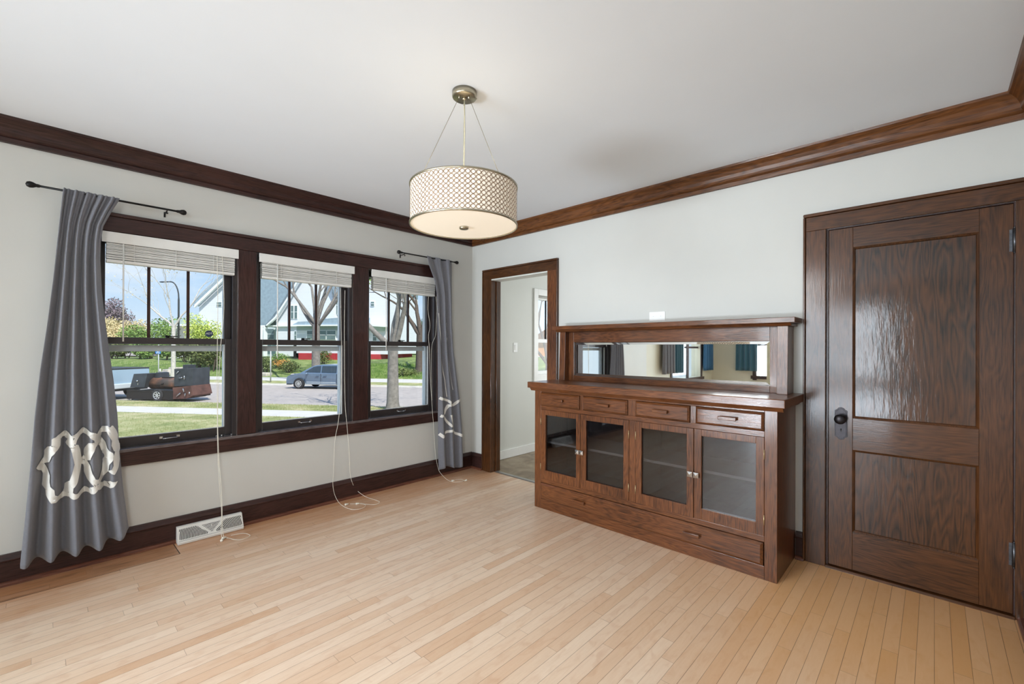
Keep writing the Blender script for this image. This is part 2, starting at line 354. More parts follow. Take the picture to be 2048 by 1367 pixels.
# baseboards: body, moulded cap, shoe
def baseboard(name, pts, wood_m, shoe_m, inn, ax):
    """runs along x (ax='x') or y; inn = direction into the room"""
    mb = MB()
    a, b = pts
    w0 = 0 if ax == 'x' and inn < 0 else (YN if ax == 'x' else 0)
    prof = [(0, 0), (.018, 0), (.018, .128), (.025, .132), (.027, .140), (.020, .152), (.012, .168), (0, .170)]
    pr_ = [(w0+inn*d, z) for d, z in prof]; sh = [(w0+inn*(.018), 0), (w0+inn*.040, 0), (w0+inn*.038, .012), (w0+inn*.030, .019), (w0+inn*.018, .021)]
    if ax == 'x':
        mb.prism(pr_, 'x', a, b); o = st(mb.build(name, wood_m))
        q = MB(); q.prism(sh, 'x', a, b); q.build('shoe_moulding', shoe_m, o)
    else:
        mb.prism(pr_, 'y', a, b); o = st(mb.build(name, wood_m))
        q = MB(); q.prism(sh, 'y', a, b); q.build('shoe_moulding', shoe_m, o)
MT['shoe'] = wood('shoe_wood', srgb(74, 40, 30), srgb(120, 74, 54), 'x', .35)
baseboard('baseboard_left', (-4.35, 0), MT['trim_x'], MT['shoe'], -1, 'x')
baseboard('baseboard_right', (-.195, -.027), MT['trim_y'], MT['shoe'], -1, 'y')
baseboard('baseboard_right', (-3.166, -3.12), MT['trim_y'], MT['shoe'], -1, 'y')
baseboard('baseboard_near', (-4.35, -.001), MT['trim_x'], MT['shoe'], 1, 'x')
st(MB().box(.145, 3.4, -.014, 0, 0, .1).build('baseboard_kitchen', MT['white']))
st(MB().box(XW, -4.35, -.018, 0, 0, .17).build('baseboard_back', MT['trim_x']))
# ---------------------------------------------------------------- window trim
mb = MB(); mb.box(-3.215, -.375, -.022, 0, 2.05, 2.142); st(mb.build('trim_4', MT['trim_x'], bevel=.002))          # head casing
mb = MB(); mb.box(-3.222, -.368, -.030, 0, 2.143, 2.166); st(mb.build('trim_5', MT['trim_x'], bevel=.004))         # back band
mb = MB(); mb.box(-3.235, -.355, -.024, 0, .567, .655); st(mb.build('trim_6', MT['trim_x'], bevel=.002))           # apron
MT['stool'] = wood('window_stool', srgb(70, 60, 60), srgb(120, 112, 112), 'x', .12, coat=1.0, bump=.03)
mb = MB(); mb.box(-3.235, -.355, -.030, 0, .656, .677); mb.box(-3.10, -.49, 0, .06, .656, .677); st(mb.build('trim_7', MT['stool'], bevel=.003))
def vboard(n, x0, x1, z0=.678, z1=2.049): mb = MB(); mb.box(x0, x1, -.020, 0, z0, z1); return st(mb.build('trim_%d' % n, MT['trim_z'], bevel=.003))
vboard(8, -3.215, -3.10); vboard(9, -2.319, -2.194); vboard(10, -1.415, -1.271); vboard(11, -.49, -.375)
# ---------------------------------------------------------------- double hung windows
def hung_window(n, x0, x1):
    r = empty('window_%d' % n, (0, 0, 0), kind='structure')
    z0, z1 = .677, 2.05; zm = 1.366
    mb = MB()   # jamb box with parting stops
    mb.box(x0, x0+.012, 0, .13, z0, z1); mb.box(x1-.012, x1, 0, .13, z0, z1); mb.box(x0+.012, x1-.012, 0, .13, z1-.012, z1)
    mb.box(x0+.012, x0+.024, .012, .040, z0, z1-.012); mb.box(x1-.024, x1-.012, .012, .040, z0, z1-.012)
    mb.build('jamb', MT['sash'], r)
    mb = MB(); mb.box(x0+.0125, x0+.016, .0405, .046, z0, z1-.014); mb.box(x1-.016, x1-.0125, .0405, .046, z0, z1-.014); mb.build('weather_strip', MT['storm'], r)
    a, b = x0+.016, x1-.016
    mb = MB()   # lower sash
    mb.box(a, a+.048, .048, .084, z0+.001, 1.388); mb.box(b-.048, b, .048, .084, z0+.001, 1.388)
    mb.box(a+.048, b-.048, .048, .084, z0+.001, .737); mb.box(a+.048, b-.048, .048, .084, 1.347, 1.388)
    lo = mb.build('lower_sash', MT['sash'], r, bevel=.003)
    mb = MB(); e = .004
    mb.box(a+.048, a+.048+e, .062, .070, .737, 1.347); mb.box(b-.048-e, b-.048, .062, .070, .737, 1.347); mb.box(a+.048, b-.048, .062, .070, .737, .737+e)
    mb.build('glazing_bead', MT['white'], lo)
    MB().box(a+.046, b-.046, .0645, .0675, .735, 1.349).build('glass', MT['glass'], lo)
    xc = (a+b)/2
    mb = MB(); mb.tube([(xc-.045, .046, .712), (xc-.038, .030, .706), (xc+.038, .030, .706), (xc+.045, .046, .712)], .0032, 8)
    mb.box(xc-.056, xc-.038, .044, .048, .706, .720); mb.box(xc+.038, xc+.056, .044, .048, .706, .720); mb.build('sash_lift', MT['chrome'], lo)
    mb = MB(); mb.box(xc-.022, xc+.022, .052, .080, 1.388, 1.393); mb.lathe([(.001, 0), (.012, 0), (.012, .012), (.001, .012)], Matrix.Translation((xc-.012, .066, 1.393)), 12)
    mb.tube([(xc-.012, .066, 1.399), (xc+.045, .060, 1.399)], .0035, 8); mb.build('sash_lock', MT['black'], lo)
    mb = MB()   # upper sash, three lights
    mb.box(a, a+.046, .088, .122, 1.345, z1-.013); mb.box(b-.046, b, .088, .122, 1.345, z1-.013)
    mb.box(a+.046, b-.046, .088, .122, 1.345, 1.386); mb.box(a+.046, b-.046, .088, .122, z1-.06, z1-.013)
    up = mb.build('upper_sash', MT['sash'], r, bevel=.003)
    for k in (1, 2):
        xm = a+.046+(b-a-.092)*k/3; mb = MB(); mb.prism([(xm-.009, .096), (xm+.009, .096), (xm+.006, .118), (xm-.006, .118)], 'z', 1.386, z1-.06); mb.build('muntin', MT['trim_z'], up)
    MB().box(a+.044, b-.044, .1055, .1085, 1.384, z1-.058).build('glass', MT['glass'], up)
    mb = MB()   # aluminium storm window outside
    for q0, q1 in ((a-.004, a+.036), (b-.036, b+.004)): mb.box(q0, q1, .150, .178, z0, z1); mb.box(q0+.004, q1-.012, .132, .150, z0, z1)
    mb.box(a+.036, b-.036, .150, .178, 1.296, 1.338); mb.box(a+.036, b-.036, .154, .174, z0, z0+.045); mb.box(a+.036, b-.036, .154, .174, z1-.04, z1)
    mb.build('storm_frame', MT['storm'], r, bevel=.002)
    return r
for i, (a, b) in enumerate(WIN): hung_window(i+1, a, b)
# small paint scraps and hardware lying on the stool
for k, (x, y) in enumerate(((-2.44, .02), (-2.405, .03), (-2.345, .02))):
    mb = MB(); mb.ell((0, 0, .005), (.008, .006, .005), 5); o = mb.build('glazing_scrap', MT['chrome'], loc=(x, y, .677))
    tag(o, 'small shiny metal clip lying on the sill below the left window', 'clip', 'metal clips on the window sill')
# security sticker on the left window
def sticker():
    o = MB(); oct_ = [(.026*math.cos(PI/8+k*PI/4), .026*math.sin(PI/8+k*PI/4)) for k in range(8)]
    o.prism([(x, z) for x, z in oct_], 'y', 0, .0012)
    t = NT('sticker_blue'); v = t.obj(); t.p(Base_Color=t.ramp(t.noise(v, 40), [(.3, srgb(28, 44, 74)), (.7, srgb(36, 54, 88))]), Roughness=.4)
    b = o.build('security_sticker', t.m, loc=(-2.475, .0835, 1.425))
    tag(b, 'dark blue octagonal security sticker on the left window glass', 'sticker')
    c = bpy.data.curves.new('sticker_text', 'FONT'); c.body = 'ADT'; c.size = .02; c.extrude = .0003; c.align_x = 'CENTER'; c.align_y = 'CENTER'
    tt = bpy.data.objects.new('sticker_lettering', c); COL.objects.link(tt); tt.parent = b; tt.location = (0, -.0006, .0); tt.rotation_euler = (PI/2, 0, 0); c.materials.append(MT['white'])
    bpy.context.view_layer.update(); me = bpy.data.meshes.new_from_object(tt.evaluated_get(bpy.context.evaluated_depsgraph_get())); t3 = bpy.data.objects.new('lettering', me); COL.objects.link(t3); t3.parent = b; t3.location = (0, -.0006, 0); t3.rotation_euler = (PI/2, 0, 0); bpy.data.objects.remove(tt)
# (stands clear of the lower sash, on the upper glass)
sticker()
# ---------------------------------------------------------------- passage opening casing (trim) and threshold
def casing_v(n, y0, y1, z1, mat): mb = MB(); mb.box(-.022, 0, y0, y1, 0, z1); return st(mb.build('trim_%d' % n, mat, bevel=.003))
casing_v(12, -.326, -.205, 2.062, MT['door_z'])
casing_v(13, -1.205, -1.094, 2.062, MT['cab_z'])
mb = MB(); mb.box(-.022, 0, -1.205, -.205, 2.062, 2.148); st(mb.build('trim_14', MT['door_y'], bevel=.003))
for k, (y0, y1, z0, z1) in enumerate(((-.205, -.193, 0, 2.148), (-1.217, -1.205, 0, 2.148), (-1.217, -.193, 2.149, 2.168))):
    mb = MB(); mb.box(-.030, 0, y0, y1, z0, z1); st(mb.build('trim_%d' % (15+k), MT['door_z'] if k < 2 else MT['door_y'], bevel=.004))
mb = MB(); mb.box(-.018, .123, -.328, -.312, 0, 2.062); mb.box(.05, .065, -.340, -.328, 0, 2.045); st(mb.build('trim_18', MT['door_z'], bevel=.002))
mb = MB(); mb.box(-.018, .123, -1.108, -1.092, 0, 2.062); st(mb.build('trim_19', MT['door_z'], bevel=.002))
mb = MB(); mb.box(-.018, .123, -1.092, -.328, 2.048, 2.062); st(mb.build('trim_20', MT['kwall'], bevel=.002))
MT['threshold'] = plain('metal_threshold', srgb(165, 162, 158), .3, .8, var=.1)
mb = MB(); mb.prism([(.028, 0), (.034, .006), (.075, .006), (.082, 0)], 'y', -1.084, -.342) ; o = mb.build('threshold_strip', MT['threshold'])
tag(o, 'grey metal transition strip across the floor of the passage doorway', 'threshold strip')
# kitchen window seen through the passage
r = empty('window_5', kind='structure')
mb = MB(); mb.box(1.05, 1.13, -.02, 0, .90, 2.10); mb.box(1.95, 2.03, -.02, 0, .90, 2.10); mb.box(1.13, 1.95, -.02, 0, 2.02, 2.10); mb.box(1.03, 2.05, -.035, 0, .88, .90)
mb.box(1.13, 1.95, -.01, .1, .90, .985); mb.build('window_frame', MT['white'], r, bevel=.003)
mb = MB(); mb.box(1.13, 1.165, .03, .09, .985, 2.02); mb.box(1.915, 1.95, .03, .09, .985, 2.02); mb.box(1.165, 1.915, .03, .09, .985, 1.03); mb.box(1.165, 1.915, .03, .09, 1.40, 1.45); mb.box(1.165, 1.915, .03, .09, 1.97, 2.02)
mb.build('sash', MT['white'], r, bevel=.003); MB().box(1.165, 1.915, .062, .065, 1.03, 1.97).build('glass', MT['glass'], r)
MB().box(1.37, 1.38, .05, .07, 1.45, 1.97).build('muntin', MT['black'], r)
mb = MB(); mb.tube([(1.14, .02, 2.0), (1.94, .02, 2.0)], .012, 10); mb.box(1.13, 1.15, .005, .035, 1.985, 2.015); o = mb.build('shade_roller', MT['white']); tag(o, 'white roller of a shade at the head of the kitchen window', 'roller shade')
# living room windows, seen only in the sideboard mirror
r = empty('window_4', kind='structure')
mb = MB(); mb.box(-6.97, -6.9, -.02, 0, .65, 2.12); mb.box(-5.42, -5.35, -.02, 0, .65, 2.12); mb.box(-6.9, -5.42, -.02, 0, 2.02, 2.12); mb.box(-7.0, -5.32, -.05, 0, .66, .72); mb.box(-6.21, -6.11, -.02, 0, .72, 2.02)
mb.box(-6.9, -6.21, .05, .08, 1.34, 1.38); mb.box(-6.11, -5.42, .05, .08, 1.34, 1.38); mb.build('window_frame', MT['trim_x'], r); MB().box(-6.9, -5.42, .06, .064, .72, 2.02).build('glass', MT['glass'], r)
r = empty('window_6', kind='structure')
mb = MB(); mb.box(XW, XW+.02, -.95, -.87, .65, 2.25); mb.box(XW, XW+.02, -3.13, -3.05, .65, 2.25); mb.box(XW, XW+.02, -3.05, -.95, 2.15, 2.25); mb.box(XW, XW+.05, -3.16, -.84, .68, .75)
for y in (-1.62, -2.34): mb.box(XW-.04, XW+.02, y-.05, y+.05, .75, 2.15)
mb.box(XW-.08, XW-.05, -3.05, -.95, 1.40, 1.44); mb.build('window_frame', MT['trim_y'], r); MB().box(XW-.07, XW-.066, -3.05, -.95, .75, 2.15).build('glass', MT['glass'], r)
# ---------------------------------------------------------------- panelled door on the right
casing_v(21, -3.277, -3.172, 2.062, MT['door_z']); casing_v(22, -4.094, -4.05, 2.062, MT['door_z'])
mb = MB(); mb.box(-.022, 0, -4.094, -3.172, 2.062, 2.148); st(mb.build('trim_23', MT['door_y'], bevel=.003))
mb = MB(); mb.box(-.034, 0, -3.172, -3.160, 0, 2.148); st(mb.build('trim_24', MT['door_z'], bevel=.004))
mb = MB(); mb.box(-.034, 0, -4.094, -3.160, 2.149, 2.168); st(mb.build('trim_25', MT['door_y'], bevel=.005))
mb = MB(); mb.box(0, .1, -3.287, -3.277, 0, 2.062); mb.box(0, .1, -4.05, -4.045, 0, 2.062); mb.box(0, .1, -4.045, -3.287, 2.056, 2.062); st(mb.build('trim_26', MT['trim_z']))
mb = MB(); mb.prism([(-.03, 0), (-.022, .012), (.09, .014), (.09, 0)], 'y', -4.05, -3.277); st(mb.build('trim_27', MT['door_y'], bevel=.001))
dr = empty('door_1', (.0, 0, 0), kind='structure')
ya, yb = -4.044, -3.290; X0, X1 = -.004, .034
sw = .117
mb = MB(); mb.box(X0, X1, yb-sw, yb, .018, 2.052); mb.build('stile', MT['door_z'], dr, bevel=.0015)
mb = MB(); mb.box(X0, X1, ya, ya+sw, .018, 2.052); mb.build('stile', MT['door_z'], dr, bevel=.0015)
for z0, z1 in ((.018, .243), (.729, .918), (1.932, 2.052)):
    mb = MB(); mb.box(X0, X1, ya+sw+.0003, yb-sw-.0003, z0, z1); mb.build('rail', MT['door_y'], dr, bevel=.0015)
for z0, z1 in ((.243, .729), (.918, 1.932)):
    mb = MB(); mb.box(X0+.014, X1-.008, ya+sw, yb-sw, z0, z1); mb.build('panel', MT['door_panel'], dr)
    mb = MB(); p0, p1 = ya+sw, yb-sw
    k = [(X0+.002, 0), (X0+.014, 0), (X0+.014, .012), (X0+.008, .009)]
    mb.prism([(a, p0+d) for a, d in k], 'z', z0, z1); mb.prism([(a, p1-d) for a, d in k], 'z', z0, z1)
    mb.prism([(a, z0+d) for a, d in k], 'y', p0, p1); mb.prism([(a, z1-d) for a, d in k], 'y', p0, p1); mb.build('panel_moulding', MT['door_z'], dr)
# escutcheon, knob, keyhole
def plate_poly(w, h, c):
    pts = []
    for sy in (1, -1):
        seq = [(-w, h*.80), (-w*.86, h*.84), (-w*.60, h*.88), (-w*.45, h*.97), (0, h*1.02), (w*.45, h*.97), (w*.60, h*.88), (w*.86, h*.84), (w, h*.80)]
        seq = [(a, b*sy) for a, b in seq]
        pts += seq if sy == 1 else seq[::-1]
    return [(-3.352+a, c+b) for a, b in pts]
mb = MB(); mb.prism(plate_poly(.031, .096, .880), 'x', X0-.003, X0); mb.prism(plate_poly(.026, .089, .880), 'x', X0-.006, X0-.003); mb.prism(plate_poly(.020, .078, .880), 'x', X0-.0045, X0-.001)
es = mb.build('escutcheon', MT['bronze'], dr, bevel=.001)
mb = MB(); T = Matrix.Translation((X0-.0065, -3.352, .846)) @ Matrix.Rotation(-PI/2, 4, 'Y'); mb.lathe([(.0001, .0012), (.0042, .0012), (.0042, 0)], T, 12); mb.box(X0-.0078, X0-.006, -3.3545, -3.3495, .834, .846); mb.build('keyhole', MT['dark'], es)
mb = MB(); T = Matrix.Translation((X0-.006, -3.352, .910)) @ Matrix.Rotation(-PI/2, 4, 'Y')
mb.lathe([(.017, 0), (.015, .006), (.009, .010), (.008, .026), (.016, .032), (.026, .038), (.029, .045), (.027, .053), (.019, .059), (.008, .061), (.0001, .0615)], T, 28); mb.build('door_knob', MT['bronze'], dr)
for z0, z1 in ((1.811, 1.928), (.254, .373)):
    mb = MB(); c = (-.012, -4.047); mb.tube([(c[0], c[1], z0), (c[0], c[1], z1)], .0075, 12); mb.tube([(c[0], c[1], z0-.006), (c[0], c[1], z0)], .005, 12); mb.tube([(c[0], c[1], z1), (c[0], c[1], z1+.006)], .005, 12)
    mb.box(-.005, -.003, -4.047, -4.030, z0+.004, z1-.004)
    mb.build('hinge', MT['steel'], dr)
# ---------------------------------------------------------------- wall plates
mb = MB(); mb.box(-.006, 0, -.0655, .0655, -.0355, .0355); o = mb.build('blank_wall_plate', MT['plate'], bevel=.0025, loc=(0, -2.184, 1.580))
for y in (-.03, .03): MB().tube([(-.0068, y, 0), (-.006, y, 0)], .003, 8).build('screw', MT['storm'], o)
tag(o, 'white blank outlet plate on the wall above the sideboard', 'wall plate')
mb = MB(); mb.box(-.036, .036, -.006, 0, -.058, .058); o = mb.build('light_switch', MT['plate'], bevel=.0025, loc=(.711, 0, 1.337))
MB().box(-.016, .016, -.011, -.006, -.033, .033).build('rocker', MT['white'], o, bevel=.002)
tag(o, 'white rocker light switch on the kitchen wall through the doorway', 'light switch')
# ---------------------------------------------------------------- baseboard register (vent)
rg = empty('floor_register', (-2.49, 0, 0), label='white metal baseboard register with curved louvers on the floor under the left window', cat='vent')
VX = .195
prof = [(-.028, .002), (-.098, .002), (-.100, .016), (-.052, .108), (-.028, .110)]
mb = MB(); mb.prism(prof, 'x', -VX, VX); mb.build('body', MT['vent'], rg, bevel=.002)
A, B = Vector((0, -.100, .016)), Vector((0, -.052, .108)); up_ = (B-A); Lf = up_.length; up_.normalize(); nrm = Vector((0, -up_.z, up_.y))
def onface(x, h, o=.0006): p = A + up_*h; return Vector((x, p.y, p.z)) + nrm*o
mb = MB()
def slot(pts, wd=.0022):
    n = len(pts)
    for i in range(n-1):
        (x0, h0), (x1, h1) = pts[i], pts[i+1]; d = Vector((x1-x0, h1-h0)); d.normalize(); q = Vector((-d.y, d.x))*wd
        mb.add([onface(x0-q.x, h0-q.y), onface(x1-q.x, h1-q.y), onface(x1+q.x, h1+q.y), onface(x0+q.x, h0+q.y)], [(0, 1, 2, 3)])
h0, h1 = .018, .088
for sgn in (-1, 1):
    for k in range(20):
        rr = .024+.0085*k; pts = []; thm = math.asin(min(.999, (h1-h0)/rr)) if rr > h1-h0 else PI/2
        for q in range(25):
            th = thm*q/24; x = sgn*(.006+rr*math.cos(th)); h = h0+rr*math.sin(th)
            if abs(x) < (h-h0)*1.05+.010: break
            if abs(x) > VX-.012: continue
            pts.append((x, h))
        if len(pts) > 1: slot(pts)
for k in range(7):
    h = .030+.0085*k; wdt = (h-h0)*.92-.004
    if wdt > .004: slot([(-wdt, h), (wdt, h)], .0017)
slot([(-VX+.004, .010), (VX-.004, .010)], .0008)
mb.build('louver_slots', MT['dark'], rg)
mb = MB(); mb.box(-.002, .002, -.004, .0, 0, .018, Matrix.Translation(onface(0, .062)) ); mb.build('damper_lever', MT['vent'], rg)
# ================================================================ SIDEBOARD (built in against the cabinet wall)
cb = empty('sideboard', (-.23, -2.218, 0), label='built-in dark oak sideboard with mirrored back and four glass doors', cat='sideboard')
def CB(mb, name, mat, parent=cb, bevel=.0015, **k):
    """verts are given in room coordinates; shift them to the sideboard's origin"""
    L = cb.location; mb.v = [(x-L.x, y-L.y, z-L.z) for x, y, z in mb.v]
    o = mb.build(name, mat, parent, bevel=bevel, **k); return o
FX = -.457; YL, YR = -1.318, -3.116; CX_, CY_, CZ_ = MT['cab_x'], MT['cab_y'], MT['cab_z']
for a, b in ((YL-.067, YL), (YR, YR+.065)): CB(MB().box(FX, FX+.02, a, b, .0, .985), 'corner_stile', CZ_)   # face frame
for a, b in ((0, .078), (.216, .250), (.820, .853), (.962, .985)): CB(MB().box(FX, FX+.02, YR+.065, YL-.067, a, b), 'face_rail', CY_)
mb = MB(); mb.box(FX, FX+.02, -2.244, -2.193, .250, .820); CB(mb, 'center_stile', CZ_)
for a, b in ((-1.802, -1.774), (-2.243, -2.183), (-2.660, -2.625)): CB(MB().box(FX, FX+.02, a, b, .853, .962), 'drawer_divider', CZ_)
for a, b in ((YL-.02, YL), (YR, YR+.02)): CB(MB().box(FX+.02, -.001, a, b, 0, .985), 'side_panel', CZ_)
MT['interior'] = wood('cabinet_interior', srgb(44, 30, 25), srgb(80, 62, 50), 'y', .4)
mb = MB(); mb.box(-.02, -.001, YR+.02, YL-.02, .22, .985); mb.box(FX+.02, -.02, YR+.02, YL-.02, .225, .245); mb.box(FX+.02, -.02, YR+.02, YL-.02, .822, .835); mb.box(FX+.022, -.02, -2.228, -2.208, .245, .822)
CB(mb, 'interior', MT['interior'], bevel=0)
MT['shelf'] = plain('shelf_pale', srgb(180, 160, 140), .5, var=.05)
for a, b, z in ((YL-.022, -2.207, .535), (-2.229, YR+.022, .535)):
    mb = MB(); mb.box(-.40, -.021, a, b, z, z+.018); CB(mb, 'shelf', MT['shelf'])
# bevelled counter slab with cove below
mb = MB(); mb.box(-.503, -.001, -3.163, -1.272, .996, 1.046); CB(mb, 'counter', CY_, bevel=.004)
mb = MB(); mb.prism([(FX+.002, .972), (-.470, .972), (-.476, .980), (-.489, .9955), (FX+.002, .9955)], 'y', -3.150, -1.285)
mb.prism([(-3.116, .972), (-3.130, .980), (-3.146, .9955), (-3.116, .9955)], 'x', -.457, -.001) if False else None
mb.box(-.457, -.001, -3.138, -3.117, .978, .9955); mb.box(-.457, -.001, -1.317, -1.296, .978, .9955)
CB(mb, 'cove_moulding', CY_, bevel=.002)
# glazed doors
def pull(y, z, x, parent):
    mb = MB(); hw = .052
    mb.prism([(y-hw, z-.010), (y+hw, z-.010), (y+hw, z+.011), (y-hw, z+.011)], 'x', x-.012, x-.026)
    mb.prism([(y-hw+.014, z-.007), (y+hw-.014, z-.007), (y+hw-.014, z+.007), (y-hw+.014, z+.007)], 'x', x, x-.012)
    return CB(mb, 'pull', MT['cab_y'], parent, bevel=.003)
# door bounds, glass bounds, hinge side (+1 = towards the window wall)
DD = [(-1.386, -1.776, -1.434, -1.740, 1), (-1.779, -2.192, -1.831, -2.149, -1), (-2.245, -2.646, -2.288, -2.602, 1), (-2.649, -3.050, -2.696, -3.007, -1)]
for i, (a, b, g0, g1, hs) in enumerate(DD):
    z0, z1 = .251, .819; gz0, gz1 = .322, .778; x0, x1 = FX-.003, FX+.019
    mb = MB(); mb.box(x0, x1, a-.001, g0, z0, z1); mb.box(x0, x1, g1, b, z0, z1); mb.box(x0, x1, g1, g0, z0, gz0); mb.box(x0, x1, g1, g0, gz1, z1)
    d = CB(mb, 'glass_door', CZ_)
    mb = MB(); mb.box(-.447, -.444, g1, g0, gz0, gz1); L = cb.location
    o = CB(mb, 'glass_pane', MT['cabglass'], d, bevel=0)
    mb = MB(); e = .006
    for p in ((g1, g1+e, gz0, gz1), (g0-e, g0, gz0, gz1), (g1, g0, gz0, gz0+e), (g1, g0, gz1-e, gz1)): mb.box(-.4435, -.438, *p)
    CB(mb, 'glass_bead', MT['interior'], d, bevel=0)
    ky = (b+.0175) if hs == 1 else (a-.0185)
    mb = MB(); kz = .528; s_ = .0165
    mb.box(x0-.018, x0, ky-s_+.004, ky+s_-.004, kz-s_+.004, kz+s_-.004)
    mb.add([(x0-.018, ky-s_, kz-s_), (x0-.018, ky+s_, kz-s_), (x0-.018, ky+s_, kz+s_), (x0-.018, ky-s_, kz+s_), (x0-.026, ky, kz)], [(0, 1, 4), (1, 2, 4), (2, 3, 4), (3, 0, 4), (3, 2, 1, 0)])
    k = CB(mb, 'knob', MT['chrome'], d, bevel=0); k['label'] = 'square faceted chrome knob'
    for hz in (.345, .72):
        mb = MB(); hy = a if hs == 1 else b; mb.tube([(x0-.002, hy, hz-.028), (x0-.002, hy, hz+.028)], .0032, 8); h = CB(mb, 'hinge', MT['brass'], d, bevel=0); h['label'] = 'worn brass butt hinge'
for a, b in ((-1.388, -1.771), (-1.806, -2.181), (-2.245, -2.622), (-2.664, -3.049)):
    mb = MB(); z0, z1 = .856, .960; c = .012
    f = [(a, z0), (b, z0), (b, z1), (a, z1)]; g = [(a-c, z0+c), (b+c, z0+c), (b+c, z1-c), (a-c, z1-c)]
    mb.add([(FX+.01, *p) for p in f]+[(FX-.006, *p) for p in f]+[(FX-.016, *p) for p in g], [(0, 1, 2, 3)]+[(i, (i+1) % 4, 4+(i+1) % 4, 4+i) for i in range(4)]+[(4+i, 4+(i+1) % 4, 8+(i+1) % 4, 8+i) for i in range(4)]+[(8, 9, 10, 11)])
    d = CB(mb, 'drawer', CY_, bevel=0); pull((a+b)/2, .909, FX-.016, d)
mb = MB(); a, b, z0, z1, c = -1.390, -3.046, .081, .213, .014
f = [(a, z0), (b, z0), (b, z1), (a, z1)]; g = [(a-c, z0+c), (b+c, z0+c), (b+c, z1-c), (a-c, z1-c)]
mb.add([(FX+.01, *p) for p in f]+[(FX-.004, *p) for p in f]+[(FX-.014, *p) for p in g], [(0, 1, 2, 3)]+[(i, (i+1) % 4, 4+(i+1) % 4, 4+i) for i in range(4)]+[(4+i, 4+(i+1) % 4, 8+(i+1) % 4, 8+i) for i in range(4)]+[(8, 9, 10, 11)])
d = CB(mb, 'long_drawer', CY_, bevel=0); pull(-1.784, .150, FX-.014, d); pull(-2.643, .150, FX-.014, d)
# mirrored back
for a, b in ((-3.045, -2.992), (-1.458, -1.405)): CB(MB().box(-.1, -.001, a, b, 1.0462, 1.470), 'back_stile', CZ_)
for a, b in ((1.0462, 1.090), (1.380, 1.470)): CB(MB().box(-.1, -.001, -2.992, -1.458, a, b), 'back_rail', CY_)
mb = MB(); mb.box(-.06, -.02, -2.992, -1.458, 1.09, 1.38); CB(mb, 'backing', CY_, bevel=0)
mb = MB(); y0, y1, z0, z1 = -2.991, -1.459, 1.091, 1.379; c = .020
f = [(y0, z0), (y1, z0), (y1, z1), (y0, z1)]; g = [(y0+c, z0+c), (y1-c, z0+c), (y1-c, z1-c), (y0+c, z1-c)]
mb.add([(-.084, *p) for p in f]+[(-.0875, *p) for p in g], [(i, (i+1) % 4, 4+(i+1) % 4, 4+i)[::-1] for i in range(4)]+[(7, 6, 5, 4)])
CB(mb, 'mirror', MT['mirror'], bevel=0)
for y0, y1 in ((-3.104, -3.045), (-1.405, -1.345)):
    mb = MB(); mb.prism([(-.165, 1.0462), (-.150, 1.470), (-.001, 1.470), (-.001, 1.0462)], 'y', y0, y1) if False else mb.add([(-.165, y0, 1.0462), (-.001, y0, 1.0462), (-.001, y1, 1.0462), (-.165, y1, 1.0462), (-.150, y0, 1.470), (-.001, y0, 1.470), (-.001, y1, 1.470), (-.150, y1, 1.470)], [(0, 3, 2, 1), (4, 5, 6, 7), (0, 1, 5, 4), (1, 2, 6, 5), (2, 3, 7, 6), (3, 0, 4, 7)])
    CB(mb, 'post', CZ_)
mb = MB(); mb.box(-.200, -.001, -3.150, -1.290, 1.488, 1.522); CB(mb, 'top_shelf', CY_, bevel=.003)
mb = MB(); mb.prism([(-.001, 1.470), (-.166, 1.470), (-.186, 1.4878), (-.001, 1.4878)], 'y', -3.125, -1.318); CB(mb, 'shelf_cove', CY_, bevel=.002)
# ================================================================ PENDANT
pc = Vector((-1.885, -2.071, 2.59))
pn = empty('pendant_light', pc, label='brushed nickel drum pendant with circle lattice shade hanging from the ceiling', cat='pendant light')
mb = MB(); mb.lathe([(.0001, -.032), (.054, -.032), (.059, -.029), (.060, -.024), (.060, 0), (.0001, 0)], None, 48); mb.lathe([(.0001, -.042), (.012, -.042), (.013, -.032), (.0001, -.032)], None, 16)
cn = mb.build('canopy', MT['nickel'], pn)
MB().tube([(.0595, -.02, -.016), (.063, -.02, -.016)], .003, 8).build('canopy_screw', MT['nickel'], cn)
RG = math.degrees(math.atan2(R0.y, R0.x))
for rel in (-128, -47, 98):
    an = math.radians(RG+rel); MB().tube([(.034*math.cos(an), .034*math.sin(an), -.031), (.037*math.cos(an), .037*math.sin(an), -.048)], .004, 8).build('cable_grip', MT['nickel'], cn)
zt, zb, RS = 2.115-2.59, 1.930-2.59, .2635
MT['cable'] = plain('steel_cable', srgb(150, 142, 118), .4, .8)
# cable directions measured from the camera's right-hand direction
rang = math.degrees(math.atan2(R0.y, R0.x))
for rel in (-128, -47, 98):
    an = math.radians(rang + rel)
    mb = MB(); mb.tube([(.036*math.cos(an), .036*math.sin(an), -.04), ((RS-.004)*math.cos(an), (RS-.004)*math.sin(an), zt)], .0011, 6); mb.build('suspension_cable', MT['cable'], pn)
mb = MB(); mb.tube([(0, 0, -.04), (.002, 0, -.2), (-.001, 0, -.35), (0, 0, zt+.02)], .0032, 8); mb.build('power_cord', plain('clear_cord', srgb(205, 196, 168), .3), pn)
t = NT('shade_fabric'); v = t.obj()
t.p(Base_Color=(.86, .80, .70), Roughness=.7, Emission_Color=(1, .80, .60), Emission_Strength=.26)
t2 = NT('shade_fabric_weave'); t.m = t.m
def drum(r, z0, z1, seg=96): m_ = MB(); m_.lathe([(r, z0), (r, z1)], None, seg); return m_
sh = drum(RS-.004, zb+.003, zt-.003).build('drum_shade', t.m, pn)
